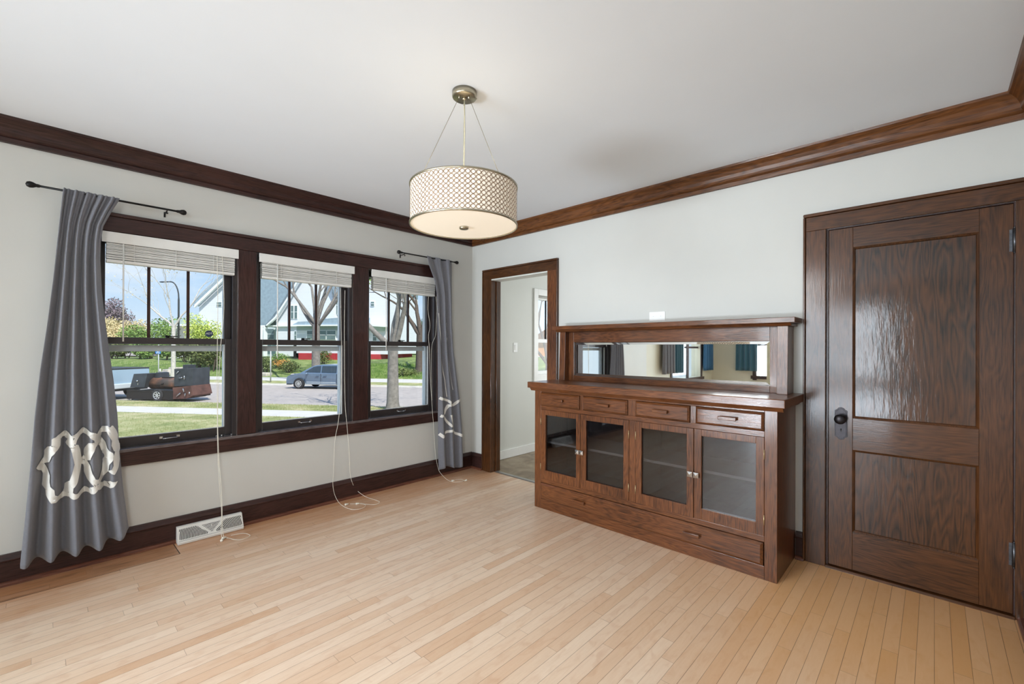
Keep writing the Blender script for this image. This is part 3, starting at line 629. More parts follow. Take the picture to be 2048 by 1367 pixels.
for z in (zb, zt):
    mb = MB(); mb.lathe([(RS-.005, z-.004), (RS+.0015, z-.004), (RS+.0015, z+.004), (RS-.005, z+.004), (RS-.005, z-.004)], None, 96); mb.build('rim', MT['nickel'], sh)
mb = MB(); NR, NC = 8, 68; ph = (zt-zb-.012)/NR; cw = 2*PI/NC
for j in range(NR):
    for i in range(NC):
        a0 = (i + 0)*cw; zc = zb+.006+ph*(j+.5); rc = ph*.5; S = 14; vs = []
        for k in range(S):
            th = 2*PI*k/S
            for rr in (rc*1.0, rc*.73):
                a = a0 + rr*math.cos(th)/RS*(cw*RS/ph); vs.append(((RS-.0015)*math.cos(a), (RS-.0015)*math.sin(a), zc+rr*math.sin(th)))
        mb.add(vs, [(2*k, 2*((k+1) % S), 2*((k+1) % S)+1, 2*k+1) for k in range(S)])
la = mb.build('circle_lattice', plain('lattice_bronze', srgb(118, 92, 66), .4, .2), sh)
t = NT('diffuser_glass'); t.p(Base_Color=(.85, .80, .70), Roughness=.45, Emission_Color=(1, .86, .66), Emission_Strength=.40)
mb = MB(); mb.lathe([(RS-.006, zb+.001), (RS*.6, zb-.004), (.0001, zb-.006)], None, 64); mb.build('diffuser', t.m, pn)
mb = MB(); mb.lathe([(.0001, zb-.018), (.020, zb-.018), (.023, zb-.015), (.023, zb-.008), (.014, zb-.005)], None, 24); mb.build('finial', MT['nickel'], pn)
pl = bpy.data.lights.new('pendant_bulb', 'POINT'); pl.energy = 0.8; pl.color = (1, .86, .70); pl.shadow_soft_size = .05
po = bpy.data.objects.new('pendant_bulb', pl); COL.objects.link(po); po.parent = pn; po.location = (0, 0, (zt+zb)/2+.02)
# ================================================================ BLINDS
def blind(x0, x1, wand_x, wand_z, label, cordfn=None):
    r = empty('window_blind', ((x0+x1)/2, 0, 2.045), label=label, cat='blind', group=None)
    cx = (x0+x1)/2; w = (x1-x0)/2
    mb = MB(); mb.box(-w, w, -.026, -.0202 if False else -.016, -.066, .0); v_ = mb.build('valance', MT['blind'], r, bevel=.0015)
    w2 = w-.022
    MB().box(-w2, w2, -.014, .030, -.05, -.004).build('headrail', MT['slat'], r)
    rnd = random.Random(int(abs(cx)*100)); mb = MB(); z = -.070
    for k in range(15):
        t_ = rnd.uniform(-.0012, .0012); sk = rnd.uniform(-.002, .002)
        a = -.006+rnd.uniform(-.002, .002)
        M_ = Matrix.Translation((0, .012, z)) @ Matrix.Rotation(rnd.uniform(-.05, .05), 4, 'X') @ Matrix.Rotation(sk*.8, 4, 'Y')
        mb.box(-w2+t_, w2+t_, -.025, .025, -.0021, .0021, M_); z -= .0066+rnd.uniform(-.0006, .0008)
    mb.build('slat_stack', MT['slat'], r)
    MB().box(-w2, w2, -.013, .037, z-.018, z+.001).build('bottom_rail', MT['blind'], r, bevel=.003)
    for q in (-w2*.62, 0, w2*.62): MB().box(q-.0012, q+.0012, -.0165, -.0145, z, -.064).build('ladder_cord', MT['slat'], r)
    mb = MB(); mb.tube([(wand_x-cx, -.020, -.068), (wand_x-cx, -.021, wand_z-2.045)], .0042, 8); mb.build('tilt_wand', MT['blind'], r)
    return r, z
b1, zz = blind(-3.062, -2.316, -2.96, 1.36, 'white slatted blind raised to the top of the left window')
b2, _ = blind(-2.176, -1.408, -2.045, 1.245, 'white slatted blind raised to the top of the middle window')
b3, _ = blind(-1.240, -.500, -1.090, 1.30, 'white slatted blind raised to the top of the right window')
def cord(blind_o, pts, r=.0018, tassels=()):
    L = blind_o.location; m_ = MB(); m_.tube([p-L for p in smooth_path(pts)], r, 6); o = m_.build('lift_cord', MT['cord'], blind_o)
    for i, (p, d) in enumerate(tassels):
        d = Vector(d).normalized(); T = Matrix.Translation((p[0]-L.x, p[1]-L.y, p[2]-L.z)) @ d.to_track_quat('Z', 'Y').to_matrix().to_4x4()
        m_ = MB(); m_.lathe([(.0001, 0), (.004, .001), (.006, .010), (.009, .024), (.009, .030), (.0001, .031)], T, 12); m_.build('tassel', MT['cord'], o)
    return o
def fl(x, y, z=0.0):
    q = Fv + (x-CXP)/FPX*Rv - (y-CYP)/FPX*Uv; t_ = (z-CAM.z)/q.z; return CAM + t_*q
def wl(x, y, Y=-.02):
    q = Fv + (x-CXP)/FPX*Rv - (y-CYP)/FPX*Uv; t_ = (Y-CAM.y)/q.y; return CAM + t_*q
G = .004
f1 = [(-2.452, -.024, 1.98), (-2.448, -.030, 1.60), (-2.452, -.034, 1.2), (-2.450, -.034, .9), (-2.445, -.036, .55), (-2.44, -.07, .30), (-2.435, -.095, .16), tuple(fl(443, 1070, .02)), tuple(fl(452, 1074, G)), tuple(fl(478, 1079, G)), tuple(fl(500, 1071, G)), tuple(fl(488, 1066, G)), tuple(fl(462, 1070, G))]
cord(b1, f1, tassels=((fl(452, 1073, .008), (-1, -.6, 0)), (fl(446, 1077, .008), (-.6, -1, 0))))
cord(b1, [(-2.420, -.022, 1.98), (-2.410, -.030, 1.65), (-2.420, -.032, 1.45), (-2.432, -.034, 1.3), (-2.447, -.036, .9), (-2.440, -.038, .55), (-2.43, -.075, .28), tuple(fl(446, 1066, .02)), tuple(fl(456, 1076, G))])
def px_path(Y, pts): return [tuple(wl(a, b, Y)) for a, b in pts]
c2a = px_path(-.030, [(681, 575), (682, 640), (683, 700), (682, 780), (677, 840)]) + px_path(-.045, [(670, 880), (667, 940), (666, 972)]) + [tuple(fl(a, b, z)) for a, b, z in ((672, 995, .04), (684, 1010, G), (704, 1018, G), (724, 1016, G), (731, 1010, G), (724, 1007, G), (700, 1007, G))]
cord(b2, c2a, tassels=((fl(697, 1007, .008), (-1, .1, 0)),))
c2b = px_path(-.030, [(690, 580), (689, 640), (689, 700), (690, 800), (694, 850)]) + px_path(-.045, [(698, 900), (700, 940), (703, 960)]) + [tuple(fl(a, b, z)) for a, b, z in ((712, 978, .06), (730, 992, .01), (750, 999, G), (759, 1003, G), (752, 1008, G), (735, 1008, G), (720, 1006, G))]
cord(b2, c2b, tassels=((fl(719, 1006, .008), (-1, .3, 0)),))
c3 = px_path(-.030, [(857, 592), (856, 620), (860, 650), (857, 672), (859, 700), (861, 760), (864, 810)]) + px_path(-.045, [(867, 850), (869, 885), (872, 915), (877, 938)]) + [tuple(fl(a, b, z)) for a, b, z in ((884, 949, .03), (895, 959, .006), (906, 963, G), (920, 963, G), (928, 961, G), (922, 958.5, G), (910, 959, G))]
cord(b3, c3, tassels=((fl(909, 960, .008), (-1, .3, 0)), (fl(929, 961, .008), (1, .1, 0))))
cord(b3, px_path(-.028, [(872, 592), (874, 615), (873, 640), (871, 670), (864, 690), (863, 730), (864, 800)]), r=.0016)
# ================================================================ CURTAINS
def interp(tab, y):
    for (x0, y0), (x1, y1) in zip(tab, tab[1:]):
        if y <= y1: return x0+(x1-x0)*(y-y0)/(y1-y0)
    return tab[-1][0]
def make_curtain(name, left, right, folds, hem, label, Y0=-.095, amp=(.014, .042), mat=None, seedv=1, rod=None, ztop=2.255, ribbons=(), lean=0):
    """left / right: outline as (X, z) tables from top to bottom"""
    L = sorted([(x, -z) for x, z in left], key=lambda p: p[1]); R_ = sorted([(x, -z) for x, z in right], key=lambda p: p[1])
    z0 = ztop
    root = empty(name, ((left[0][0]+right[0][0])/2, Y0, 0), label=label, cat='curtain')
    O = root.location.copy(); O.z = 0
    def zb_(u): return hem(u)
    def surf(u, v):
        zz_ = z0+(zb_(u)-z0)*v
        xl, xr = interp(L, -zz_), interp(R_, -zz_)
        A_ = amp[0]+(amp[1]-amp[0])*v
        ph_ = 0
        f, g = folds(u, v)
        return Vector((xl+(xr-xl)*(u+g), Y0+A_*f, zz_))
    mb = MB(); mb.grid(lambda u, v: surf(u, v)-O, 160, 90)
    c_ = mb.build('cloth', mat or MT['curtain'], root, solid=.0025)
    def strip(path, wd, nm='ribbon_trim', m_=None):
        # path in (u, v); resample
        pts = []
        for (a, b), (c, d) in zip(path, path[1:]):
            k = max(2, int(math.hypot((c-a), (d-b))*220))
            pts += [(a+(c-a)*i/k, b+(d-b)*i/k) for i in range(k)]
        pts.append(path[-1]); q = MB(); vs = []
        P = [surf(*p) for p in pts]
        for i, p in enumerate(P):
            t_ = (P[min(i+1, len(P)-1)]-P[max(i-1, 0)]); t_.y = 0
            if t_.length < 1e-6: t_ = Vector((1, 0, 0))
            t_.normalize(); n_ = Vector((-t_.z, 0, t_.x))*wd
            # re-evaluate on the surface at the offset places
            for s_ in (-1, -.33, .33, 1):
                x_, z_ = p.x+n_.x*s_, p.z+n_.z*s_
                v2 = (z_-z0)/(zb_(pts[i][0])-z0); xl, xr = interp(L, -z_), interp(R_, -z_); u2 = pts[i][0]+(n_.x*s_)/(xr-xl)
                u2 = min(max(u2, .001), .999); S = surf(u2, v2); du = surf(min(u2+.003, 1), v2)-surf(max(u2-.003, 0), v2); dv = surf(u2, v2+.003)-surf(u2, v2-.003)
                N_ = du.cross(dv); N_.normalize(); N_ = N_ if N_.y < 0 else -N_; vs.append(S+N_*.0062-O)
        n = len(P)
        q.smooth = True
        q.add(vs, [(i*4+k, i*4+k+1, (i+1)*4+k+1, (i+1)*4+k) for i in range(n-1) for k in range(3)])
        return q.build(nm, m_ or MT['ribbon'], c_)
    return root, surf, strip, L, R_
def px_outline(pts, Y): return [(wl(a, b, Y).x, wl(a, b, Y).z) for a, b in pts]
YC = -.10
Lc = px_outline([(128, 372), (125, 390), (116, 470), (106, 560), (94, 650), (80, 740), (69, 835), (61, 930), (51, 1030), (41, 1125)], YC)
Rc = px_outline([(240, 395), (236, 404), (222, 425), (207, 452), (202, 480), (201, 520), (204, 580), (211, 640), (219, 700), (228, 760), (236, 830), (240, 900), (248, 980), (263, 1085)], YC)
def foldsL(u, v):
    # five deep pleats; centre pleat closes in a dark slot
    s = .06*math.sin(3*v+.5)
    f = math.sin(2*PI*(4.6*u+.12+s))
    f2 = .35*math.sin(2*PI*(9.1*u+.3)+2*v)
    top = max(0, 1-v*4.5)
    f = f*(1-top*.6)+f2*(.5+top)+.35*top*math.sin(2*PI*15*u)
    g = .012*math.cos(2*PI*(4.6*u+.12+s))*min(1, v*2)
    g *= math.sin(PI*min(max(u, 0), 1))**.5
    return -f, g
cl, surfL, stripL, L1, R1 = make_curtain('curtain', Lc, Rc, foldsL, lambda u: .118-.02*math.sin(2*PI*(4.6*u+.12))*.6+.05*max(0, u-.72)/.28, 'long grey curtain with white quatrefoil ribbon hanging left of the windows', Y0=YC, ztop=2.243)
def uvL(px, py, L=L1, R=R1, Y=YC, z0=2.243, hem=.12):
    p = wl(px, py, Y); xl, xr = interp(L, -p.z), interp(R, -p.z)
    return ((p.x-xl)/(xr-xl), (p.z-z0)/(hem-z0))
def motif(strip, pts, ox, oy, sc_, wd, uv):
    strip([uv(ox+a/sc_, oy+b/sc_) for a, b in pts], wd)
for P_ in ([(1015, 335), (940, 275), (800, 245), (720, 275), (650, 335), (600, 330), (540, 295), (450, 305), (400, 340), (395, 450), (330, 500), (275, 590), (245, 680), (150, 765), (215, 830), (245, 900), (240, 1000), (255, 1070), (305, 1110), (312, 1190), (370, 1245), (480, 1250), (550, 1200), (590, 1150), (640, 1185), (720, 1185), (800, 1170), (930, 1125), (1020, 1040), (1090, 1095), (1215, 1095), (1270, 1030)],
           [(650, 335), (612, 430), (675, 455), (700, 530), (725, 700), (700, 850), (660, 980), (600, 1060), (590, 1150)], [(1015, 335), (1080, 270), (1200, 215), (1245, 300), (1280, 400), (1275, 470), (1305, 545), (1340, 590), (1300, 660), (1310, 780), (1290, 850), (1230, 900)],
           [(1015, 335), (1020, 395), (940, 430), (890, 540), (865, 640), (805, 700), (860, 760), (890, 870), (930, 955), (1020, 1000), (1020, 1040), (1020, 1000), (1100, 955), (1145, 870), (1155, 770), (1205, 670), (1195, 620), (1130, 550), (1105, 460), (1060, 405), (1020, 395)]):
    motif(stripL, P_, 60, 830, 7.595, .0165, uvL)
YD = -.085
Lr = px_outline([(853, 512), (857, 530), (868, 560), (873, 590), (874, 640), (875, 700), (876, 760), (877, 830), (878, 900), (880, 940)], YD)
Rr_ = px_outline([(904, 512), (904, 560), (905, 650), (908, 700), (914, 750), (920, 800), (924, 860), (925, 940)], YD)
def foldsR(u, v):
    s = .25*v
    f = math.sin(2*PI*(2.6*u+.1-s)); f += .3*math.sin(2*PI*(6*u+.2)+v)*(1-v)
    g = .012*math.cos(2*PI*(2.6*u+.1-s))*math.sin(PI*min(max(u, 0), 1))**.5
    return -f, g
cr_, surfR, stripR, L2, R2 = make_curtain('curtain', Lr, Rr_, foldsR, lambda u: .075+.02*math.sin(6*u), 'slim grey curtain with white ribbon hanging in the corner right of the windows', Y0=YD, ztop=2.243, amp=(.010, .026))
def uvR(px, py): return uvL(px, py, L2, R2, YD, 2.243, .08)
for P_ in ([(398, 170), (425, 195), (520, 215), (560, 262), (605, 250), (640, 195), (685, 175), (692, 150)], [(560, 262), (520, 280), (497, 340), (482, 400), (425, 430), (410, 415)], [(455, 425), (515, 510), (560, 560)], [(550, 400), (562, 480), (580, 560), (605, 620), (660, 640), (712, 680)], [(402, 660), (440, 715), (510, 652), (580, 600)]):
    motif(stripR, P_, 820, 770, 6.836, .0125, uvR)
stripR([(.05, .26), (.12, .35), (.2, .45), (.36, .58), (.4, .66)], .003)
stripR([(.62, .30), (.5, .38), (.62, .5), (.75, .62)], .0025)
def rod(x0, x1, Y, z, label, brackets):
    r = empty('curtain_rod', ((x0+x1)/2, Y, z), label=label, cat='curtain rod'); h = (x1-x0)/2
    MB().tube([(-h, 0, 0), (h, 0, 0)], .0065, 12).build('pole', MT['black'], r)
    for s_ in (-1, 1):
        mb = MB(); T = Matrix.Translation((s_*h, 0, 0)) @ Matrix.Rotation(s_*PI/2, 4, 'Y'); mb.lathe([(.008, -.01), (.010, 0), (.009, .004), (.016, .018), (.018, .030), (.013, .042), (.0001, .047)], T, 16); mb.build('finial', MT['black'], r)
    for bx in brackets:
        mb = MB(); mb.tube([(bx-r.location.x, 0, -.010), (bx-r.location.x, -Y-.003, -.012)], .004, 8); mb.box(bx-r.location.x-.005, bx-r.location.x+.005, -Y-.004, -Y, -.035, .0); mb.tube([(bx-r.location.x, -.001, -.02), (bx-r.location.x, -.001, -.028)], .006, 8); mb.build('bracket', MT['black'], r)
    return r
rod(-3.335, -2.69, -.085, 2.232, 'black metal curtain rod above the left end of the windows', (-2.75,))
rod(-.965, -.315, -.080, 2.232, 'black metal curtain rod above the right end of the windows', (-.93,))
# living-room curtains (seen in the mirror)
def simple_curtain(axis, a0, a1, off, z0, z1, mat, label, n=4, flare=.05):
    mid = (a0+a1)/2; loc = (mid, off, 0) if axis == 'x' else (off, mid, 0); r = empty('curtain', loc, label=label, cat='curtain')
    def f(u, v):
        a = (a0-mid)*(1+flare*v)+(a1-a0)*(1+flare*v)*u; d = .03*math.sin(2*PI*n*u+v); z = z1+(z0-z1)*v
        return (a, d, z) if axis == 'x' else (d, a, z)
    mb = MB(); mb.grid(f, 60, 20); mb.build('cloth', mat, r, solid=.003)
MT['teal2'] = plain('blue_curtain_fabric', srgb(44, 88, 122), .8, var=.08, vs=60)
simple_curtain('x', -5.36, -4.86, -.09, .85, 2.35, MT['curtain'], 'grey curtain reflected near the middle of the sideboard mirror')
simple_curtain('x', -5.75, -5.40, -.09, .85, 2.35, MT['teal'], 'narrow teal curtain reflected in the sideboard mirror, left of the reflected window')
simple_curtain('x', -7.42, -6.90, -.09, .85, 2.35, MT['teal2'], 'blue curtain reflected in the sideboard mirror, right of the reflected window')
simple_curtain('y', -.98, -.56, XW+.09, .85, 2.35, MT['teal'], 'teal curtain at the right end of the sideboard mirror reflection')
for ax, a, b, off in (('x', -7.5, -4.8, -.09), ('y', -3.3, -.5, XW+.09)):
    mb = MB(); mb.tube([(a, off, 2.36), (b, off, 2.36)] if ax == 'x' else [(off, a, 2.36), (off, b, 2.36)], .008, 8); o = mb.build('curtain_rod', MT['black']); tag(o, 'thin black rod over the ' + ('street side' if ax == 'x' else 'end wall') + ' window of the next room', 'curtain rod')
# ================================================================ OUTDOORS
SD = (R0 - .148*Vector((Fv.x, Fv.y, 0))); SD.z = 0; SD.normalize()          # direction of the street
ND = Vector((-SD.y, SD.x, 0))                                             # away from the house
SANG = math.atan2(SD.y, SD.x)
C0 = Vector((CAM.x, CAM.y, 0))
GP = [(4.2, -.62), (9, -.74), (12.9, -.85), (14.3, -.87), (16.2, -.92), (16.3, -.93), (16.36, -1.03), (26.9, -1.16), (26.96, -1.05), (29.4, -1.06), (32.4, -1.04), (34, -.75), (38, -.12), (42, .12), (60, .35), (160, .6)]
def g(v):
    for (a, za), (b, zb2) in zip(GP, GP[1:]):
        if v <= b: return za+(zb2-za)*max(0, v-a)/(b-a)
    return GP[-1][1]
def at(px, v, z=None):
    """world point on the sight line column px at street distance v"""
    q = Vector((Fv.x, Fv.y, 0)) + (px-CXP)/FPX*R0; a = v/q.dot(ND); p = C0+q*a
    return Vector((p.x, p.y, g(v) if z is None else z))
def zpx(px, v, y):
    q = Fv + (px-CXP)/FPX*Rv - (y-CYP)/FPX*Uv; a = v/q.dot(ND); return (CAM+q*a).z
def uu(px, v): return (at(px, v)-C0).dot(SD)
def ext(name, px, v, z=None, label=None, cat=None, group=None, rz=0):
    return empty(name, at(px, v, z), SANG+rz, label, cat, group)
def grass_mat(name, a, b, c):
    t = NT(name); v = t.obj(); n1 = t.noise(v, .9, 5, .6); n2 = t.noise(v, 9, 5, .7)
    f = t.math('ADD', t.math('MULTIPLY', n1, .55), t.math('MULTIPLY', n2, .45))
    t.p(Base_Color=t.ramp(f, [(.38, a), (.5, b), (.62, c)]), Roughness=.9); t.bump(t.noise(v, 40, 4, .7), .6, .03); return t.m
MT['lawn'] = grass_mat('lawn_grass', srgb(120, 132, 72), srgb(158, 160, 104), srgb(200, 188, 150))
MT['bank'] = grass_mat('bank_grass', srgb(74, 92, 44), srgb(112, 132, 64), srgb(164, 168, 108))
MT['walk'] = plain('sidewalk_concrete', srgb(205, 200, 192), .85, var=.06, vs=4)
MT['road'] = plain('street_asphalt', srgb(176, 166, 158), .85, var=.10, vs=3)
MT['curb'] = plain('curb_concrete', srgb(196, 192, 184), .85, var=.05, vs=6)
def strip_(name, v0, v1, mat, u0=-70, u1=90, kind='structure'):
    vs_ = sorted({v0, v1} | {a for a, _ in GP if v0 < a < v1}); mb = MB(); us = [u0+(u1-u0)*i/24 for i in range(25)]
    for v in vs_:
        for u in us: p = C0+SD*u+ND*v; mb.v.append((p.x, p.y, gz(u, v)))
    n = len(us)
    for j in range(len(vs_)-1):
        for i in range(n-1): mb.f.append((j*n+i, j*n+i+1, (j+1)*n+i+1, (j+1)*n+i)); mb.mi.append(0); mb.sm.append(True)
    return tag(mb.build(name, mat), kind=kind)
def gz(u, v):
    z = g(v)
    if v > 33: z += 1.0*min(1, max(0, (u+6)/8))*min(1, (v-33)/9)   # the bank is higher towards the right
    return z
def ongr(px, v): return gz(uu(px, v), v)
strip_('front_lawn', 4.3, 12.9, MT['lawn']); strip_('sidewalk', 12.9, 14.3, MT['walk']); strip_('grass_verge', 14.3, 16.2, MT['lawn'])
strip_('curb', 16.2, 16.36, MT['curb']); strip_('street', 16.36, 26.9, MT['road']); strip_('curb', 26.9, 26.96, MT['curb'])
strip_('grass_verge', 26.96, 29.4, MT['lawn']); strip_('sidewalk', 29.4, 32.4, MT['walk']); strip_('grass_bank', 32.4, 46, MT['bank']); strip_('far_ground', 46, 160, MT['bank'], -220, 160)
# parking lot strip behind the bank on the left
p = MB(); a, b = uu(150, 58), uu(440, 58)
for u, v in ((a, 46), (b, 46), (b, 70), (a, 70)): q = C0+SD*u+ND*v; p.v.append((q.x, q.y, gz(u, v)+.12))
p.f.append((0, 1, 2, 3)); p.mi.append(0); p.sm.append(False); st(p.build('parking_lot', MT['road']))
# ---------------------------------------------------------------- plants
def leaf_cloud(mb, rnd, centers, n, size, flat=.8):
    for _ in range(n):
        c, r = rnd.choice(centers); d = Vector((rnd.gauss(0, 1), rnd.gauss(0, 1), rnd.gauss(0, 1))); d.normalize(); d *= rnd.random()**.45
        p_ = Vector(c)+Vector((d.x*r[0], d.y*r[1], d.z*r[2])); s_ = size*rnd.uniform(.5, 1.3)
        a = Vector((rnd.uniform(-1, 1), rnd.uniform(-1, 1), rnd.uniform(-1, 1))); a.normalize(); b_ = a.orthogonal().normalized()*s_*.6; a *= s_
        mb.add([p_-a, p_+b_, p_+a, p_-b_], [(0, 1, 2, 3)])
def leafm(name, a, b):
    t = NT(name); v = t.obj(); t.p(Base_Color=t.ramp(t.noise(v, 2.5, 4), [(.35, a), (.65, b)]), Roughness=.7, Transmission_Weight=.0, Subsurface_Weight=0.0); return t.m
MT['leaf_y'] = leafm('yellow_green_leaves', srgb(150, 176, 58), srgb(206, 214, 110))
MT['leaf_g'] = leafm('green_leaves', srgb(82, 120, 46), srgb(140, 166, 84))
MT['leaf_b'] = leafm('budding_twigs', srgb(190, 168, 120), srgb(222, 208, 160))
MT['leaf_p'] = leafm('mauve_twigs', srgb(118, 100, 112), srgb(150, 134, 140))
MT['leaf_d'] = leafm('dark_shrub_leaves', srgb(64, 78, 40), srgb(118, 128, 66))
MT['leaf_o'] = leafm('amber_shrub_leaves', srgb(190, 130, 60), srgb(222, 176, 96))
MT['bark'] = plain('grey_bark', srgb(128, 122, 116), .9, var=.25, vs=9, bump=.5, bs=30)
MT['bark_l'] = plain('pale_bark', srgb(190, 186, 178), .9, var=.2, vs=9, bump=.4, bs=30)
MT['bark_d'] = plain('brown_bark', srgb(92, 80, 70), .9, var=.25, vs=9)
def grow(mb, rnd, p, d, L, r, depth, tips, spread=.55, seg=6, upw=.25, nch=(2, 3)):
    pts = [p]; dd = d.copy(); n = 4
    for i in range(n):
        dd = (dd+Vector((rnd.gauss(0, .10), rnd.gauss(0, .10), rnd.gauss(0, .05)+upw*.12))).normalized(); pts.append(pts[-1]+dd*L/n)
    r1 = r*.66; mb.tube(pts, [r+(r1-r)*i/n for i in range(n+1)], max(3, seg), caps=False)
    if depth == 0: tips.append(pts[-1]); return
    k = rnd.randint(*nch)
    for i in range(k):
        ax = Vector((rnd.gauss(0, 1), rnd.gauss(0, 1), rnd.gauss(0, .4))).normalized()
        nd = (dd+ax*spread*rnd.uniform(.7, 1.3)).normalized(); start = pts[-1] if i < 2 else pts[rnd.randint(2, n-1)]
        grow(mb, rnd, start, nd, L*rnd.uniform(.62, .85), r1*(.85 if i == 0 else .62), depth-1, tips, spread, seg-1, upw, nch)
def tree(name, pos, h_trunk, r, L, depth, label, bark, leafmat=None, nleaf=0, lsize=.08, seed_=1, spread=.55, lean=(0, 0), upw=.25, forks=None, group=None, fr_=.5):
    rnd = random.Random(seed_); root = empty(name, pos, 0, label, 'tree', group)
    mb = MB(); tips = []
    d = Vector((lean[0], lean[1], 1)).normalized(); top = d*h_trunk
    mb.tube([Vector((0, 0, -.35)), Vector((0, 0, .0)), d*h_trunk*.12, d*h_trunk*.5, top], [r*1.7, r*1.35, r*1.05, r*.95, r*.85], 12, caps=False)
    if forks is None: forks = [(rnd.uniform(-1, 1)*.6, rnd.uniform(-1, 1)*.6, 1) for _ in range(3)]
    for i, f_ in enumerate(forks): grow(mb, rnd, top-d*.05*i, Vector(f_).normalized(), L, r*fr_, depth, tips, spread, 7, upw)
    mb.build('trunk', bark, root)
    if leafmat and nleaf:
        q = MB(); leaf_cloud(q, rnd, [(t_, (.45, .45, .35)) for t_ in tips], nleaf, lsize); q.build('foliage', leafmat, root)
    return root
def fork(a, up=1, dep=0): v = SD*a+ND*dep; return (v.x, v.y, up)
tree('street_tree', at(347, 19.9+10.2-.6), 3.9, .15, 2.2, 5, 'slender bare tree with pale trunk across the street, behind the accessible parking sign', MT['bark_l'], MT['leaf_b'], 350, .06, 5, .5, forks=[fork(-.9, .9), fork(.5, 1.1, .2), fork(.1, 1.3, -.1)])
tree('street_tree', at(632, 28.3), 4.0, .28, 3.2, 6, 'grey forking street tree rising behind the blue minivan', MT['bark'], None, 0, .08, 11, .5, forks=[fork(-.75, 1), fork(.0, 1.3, .1), fork(.42, 1.15), fork(.9, .9, -.1), fork(-.3, 1.2, .3), fork(.25, 1.3, -.3), fork(-1.0, .8, .1), fork(.7, 1.2, .3)], upw=.3, fr_=.42)
tree('street_tree', at(786, 15.3), 2.2, .205, 1.9, 5, 'big mottled trunk on the near verge seen through the right window', MT['bark'], MT['leaf_g'], 1500, .055, 21, .5, lean=(.0, 0), forks=[fork(-.9, .75), fork(-.12, 1.25, .2), fork(.2, 1.3), fork(.55, 1.15)], upw=.3, fr_=.55)
tree('street_tree', at(842, 35), 3.0, .42, 2.6, 5, 'dark rough-barked tree on the grass bank at the right edge of the windows', MT['bark_d'], None, 0, .08, 31, .6, forks=[fork(-.3, 1.2), fork(.35, 1.1), fork(.1, 1.0, .4), fork(-.6, .7, .2)])
tree('street_tree', at(1096, 24), 1.6, .16, 2.3, 5, 'tangled bare tree seen through the kitchen window', MT['bark_d'], MT['leaf_b'], 300, .05, 41, .6)
def shrub(px, v, w, h, d, mat, n, label, size=.07, seed_=1, trunk=True, z=None, group=None, lift=0):
    rnd = random.Random(seed_); z = ongr(px, v) if z is None else z
    r = ext('shrub', px, v, z, label, 'shrub', group); mb = MB()
    cs = [((rnd.uniform(-w*.32, w*.32), rnd.uniform(-d*.3, d*.3), lift+h*rnd.uniform(.24, .72)), (w*.24, d*.25, h*.26)) for _ in range(9)]
    leaf_cloud(mb, rnd, cs, n, size); mb.build('foliage', mat, r)
    if trunk:
        q = MB()
        for _ in range(7):
            c_ = rnd.choice(cs)[0]; q.tube([(c_[0]*.2, c_[1]*.2, -.2), (c_[0]*.6, c_[1]*.6, c_[2]*.6), c_], [.05, .03, .015], 5, caps=False)
        q.build('stem', MT['bark_d'], r)
    return r
shrub(412, 37, 4.2, 5.2, 3, MT['leaf_y'], 5200, 'tall bright yellow-green bush beside the right edge of the left window', .075, 3)
shrub(312, 60, 12, 6.4, 5, MT['leaf_g'], 6000, 'broad pale green budding trees behind the parking lot', .14, 4)
shrub(248, 63, 9, 6.0, 5, MT['leaf_b'], 5000, 'pale yellowish budding trees behind the parked cars at far left', .14, 5)
shrub(208, 66, 10, 6.6, 5, MT['leaf_b'], 3600, 'pale yellowish tree at the far left edge of the left window', .14, 15)
shrub(222, 110, 14, 17.0, 8, MT['leaf_p'], 6500, 'distant mauve bare treetops on the horizon at far left', .24, 6)
rs = random.Random(9)
for i, (px, v, w_, h_, m_) in enumerate(((228, 44, 2.2, 1.5, 'leaf_d'), (252, 45, 2.4, 1.7, 'leaf_d'), (276, 44, 2.4, 1.9, 'leaf_g'), (301, 45, 2.0, 1.6, 'leaf_d'), (332, 43, 1.8, 1.9, 'leaf_g'), (372, 41, 3.0, 1.7, 'leaf_d'), (398, 38, 3.2, 2.1, 'leaf_d'), (424, 37, 2.6, 1.9, 'leaf_d'))):
    shrub(px, v-3, w_*1.4, h_*1.25, 1.4, MT[m_], 2600, ['small dark shrub left of the parking lot trees', 'rounded shrub in front of the parked cars', 'green shrub in front of the parked cars left of the parking sign', 'shrub beside the accessible parking sign', 'green shrub beside the pale tree trunk', 'low dark hedge below the white railing', 'dark spreading shrub behind the smoker chimney', 'dark shrub at the right edge of the left window'][i], .10, 20+i, lift=.1)
for i, (px, v, w_, h_, m_, l) in enumerate(((532, 34, 2.6, 1.4, 'leaf_d', 'dark green shrub at the left of the middle window'), (556, 36, 2.2, 1.5, 'leaf_g', 'green shrub beside the amber bush'), (568, 35.5, 2.0, 1.0, 'leaf_o', 'amber-orange bush left of the minivan'), (582, 34, 3.0, 1.1, 'leaf_d', 'spreading low juniper in front of the minivan nose'), (650, 38, 1.6, 1.7, 'leaf_d', 'small shrub before the red house foundation'), (812, 33.4, 3.0, .75, 'leaf_d', 'low brown-green groundcover at the foot of the bank'))):
    shrub(px, v, w_, h_, 1.4, MT[m_], 1100 if i != 2 else 800, l, .06, 40+i)
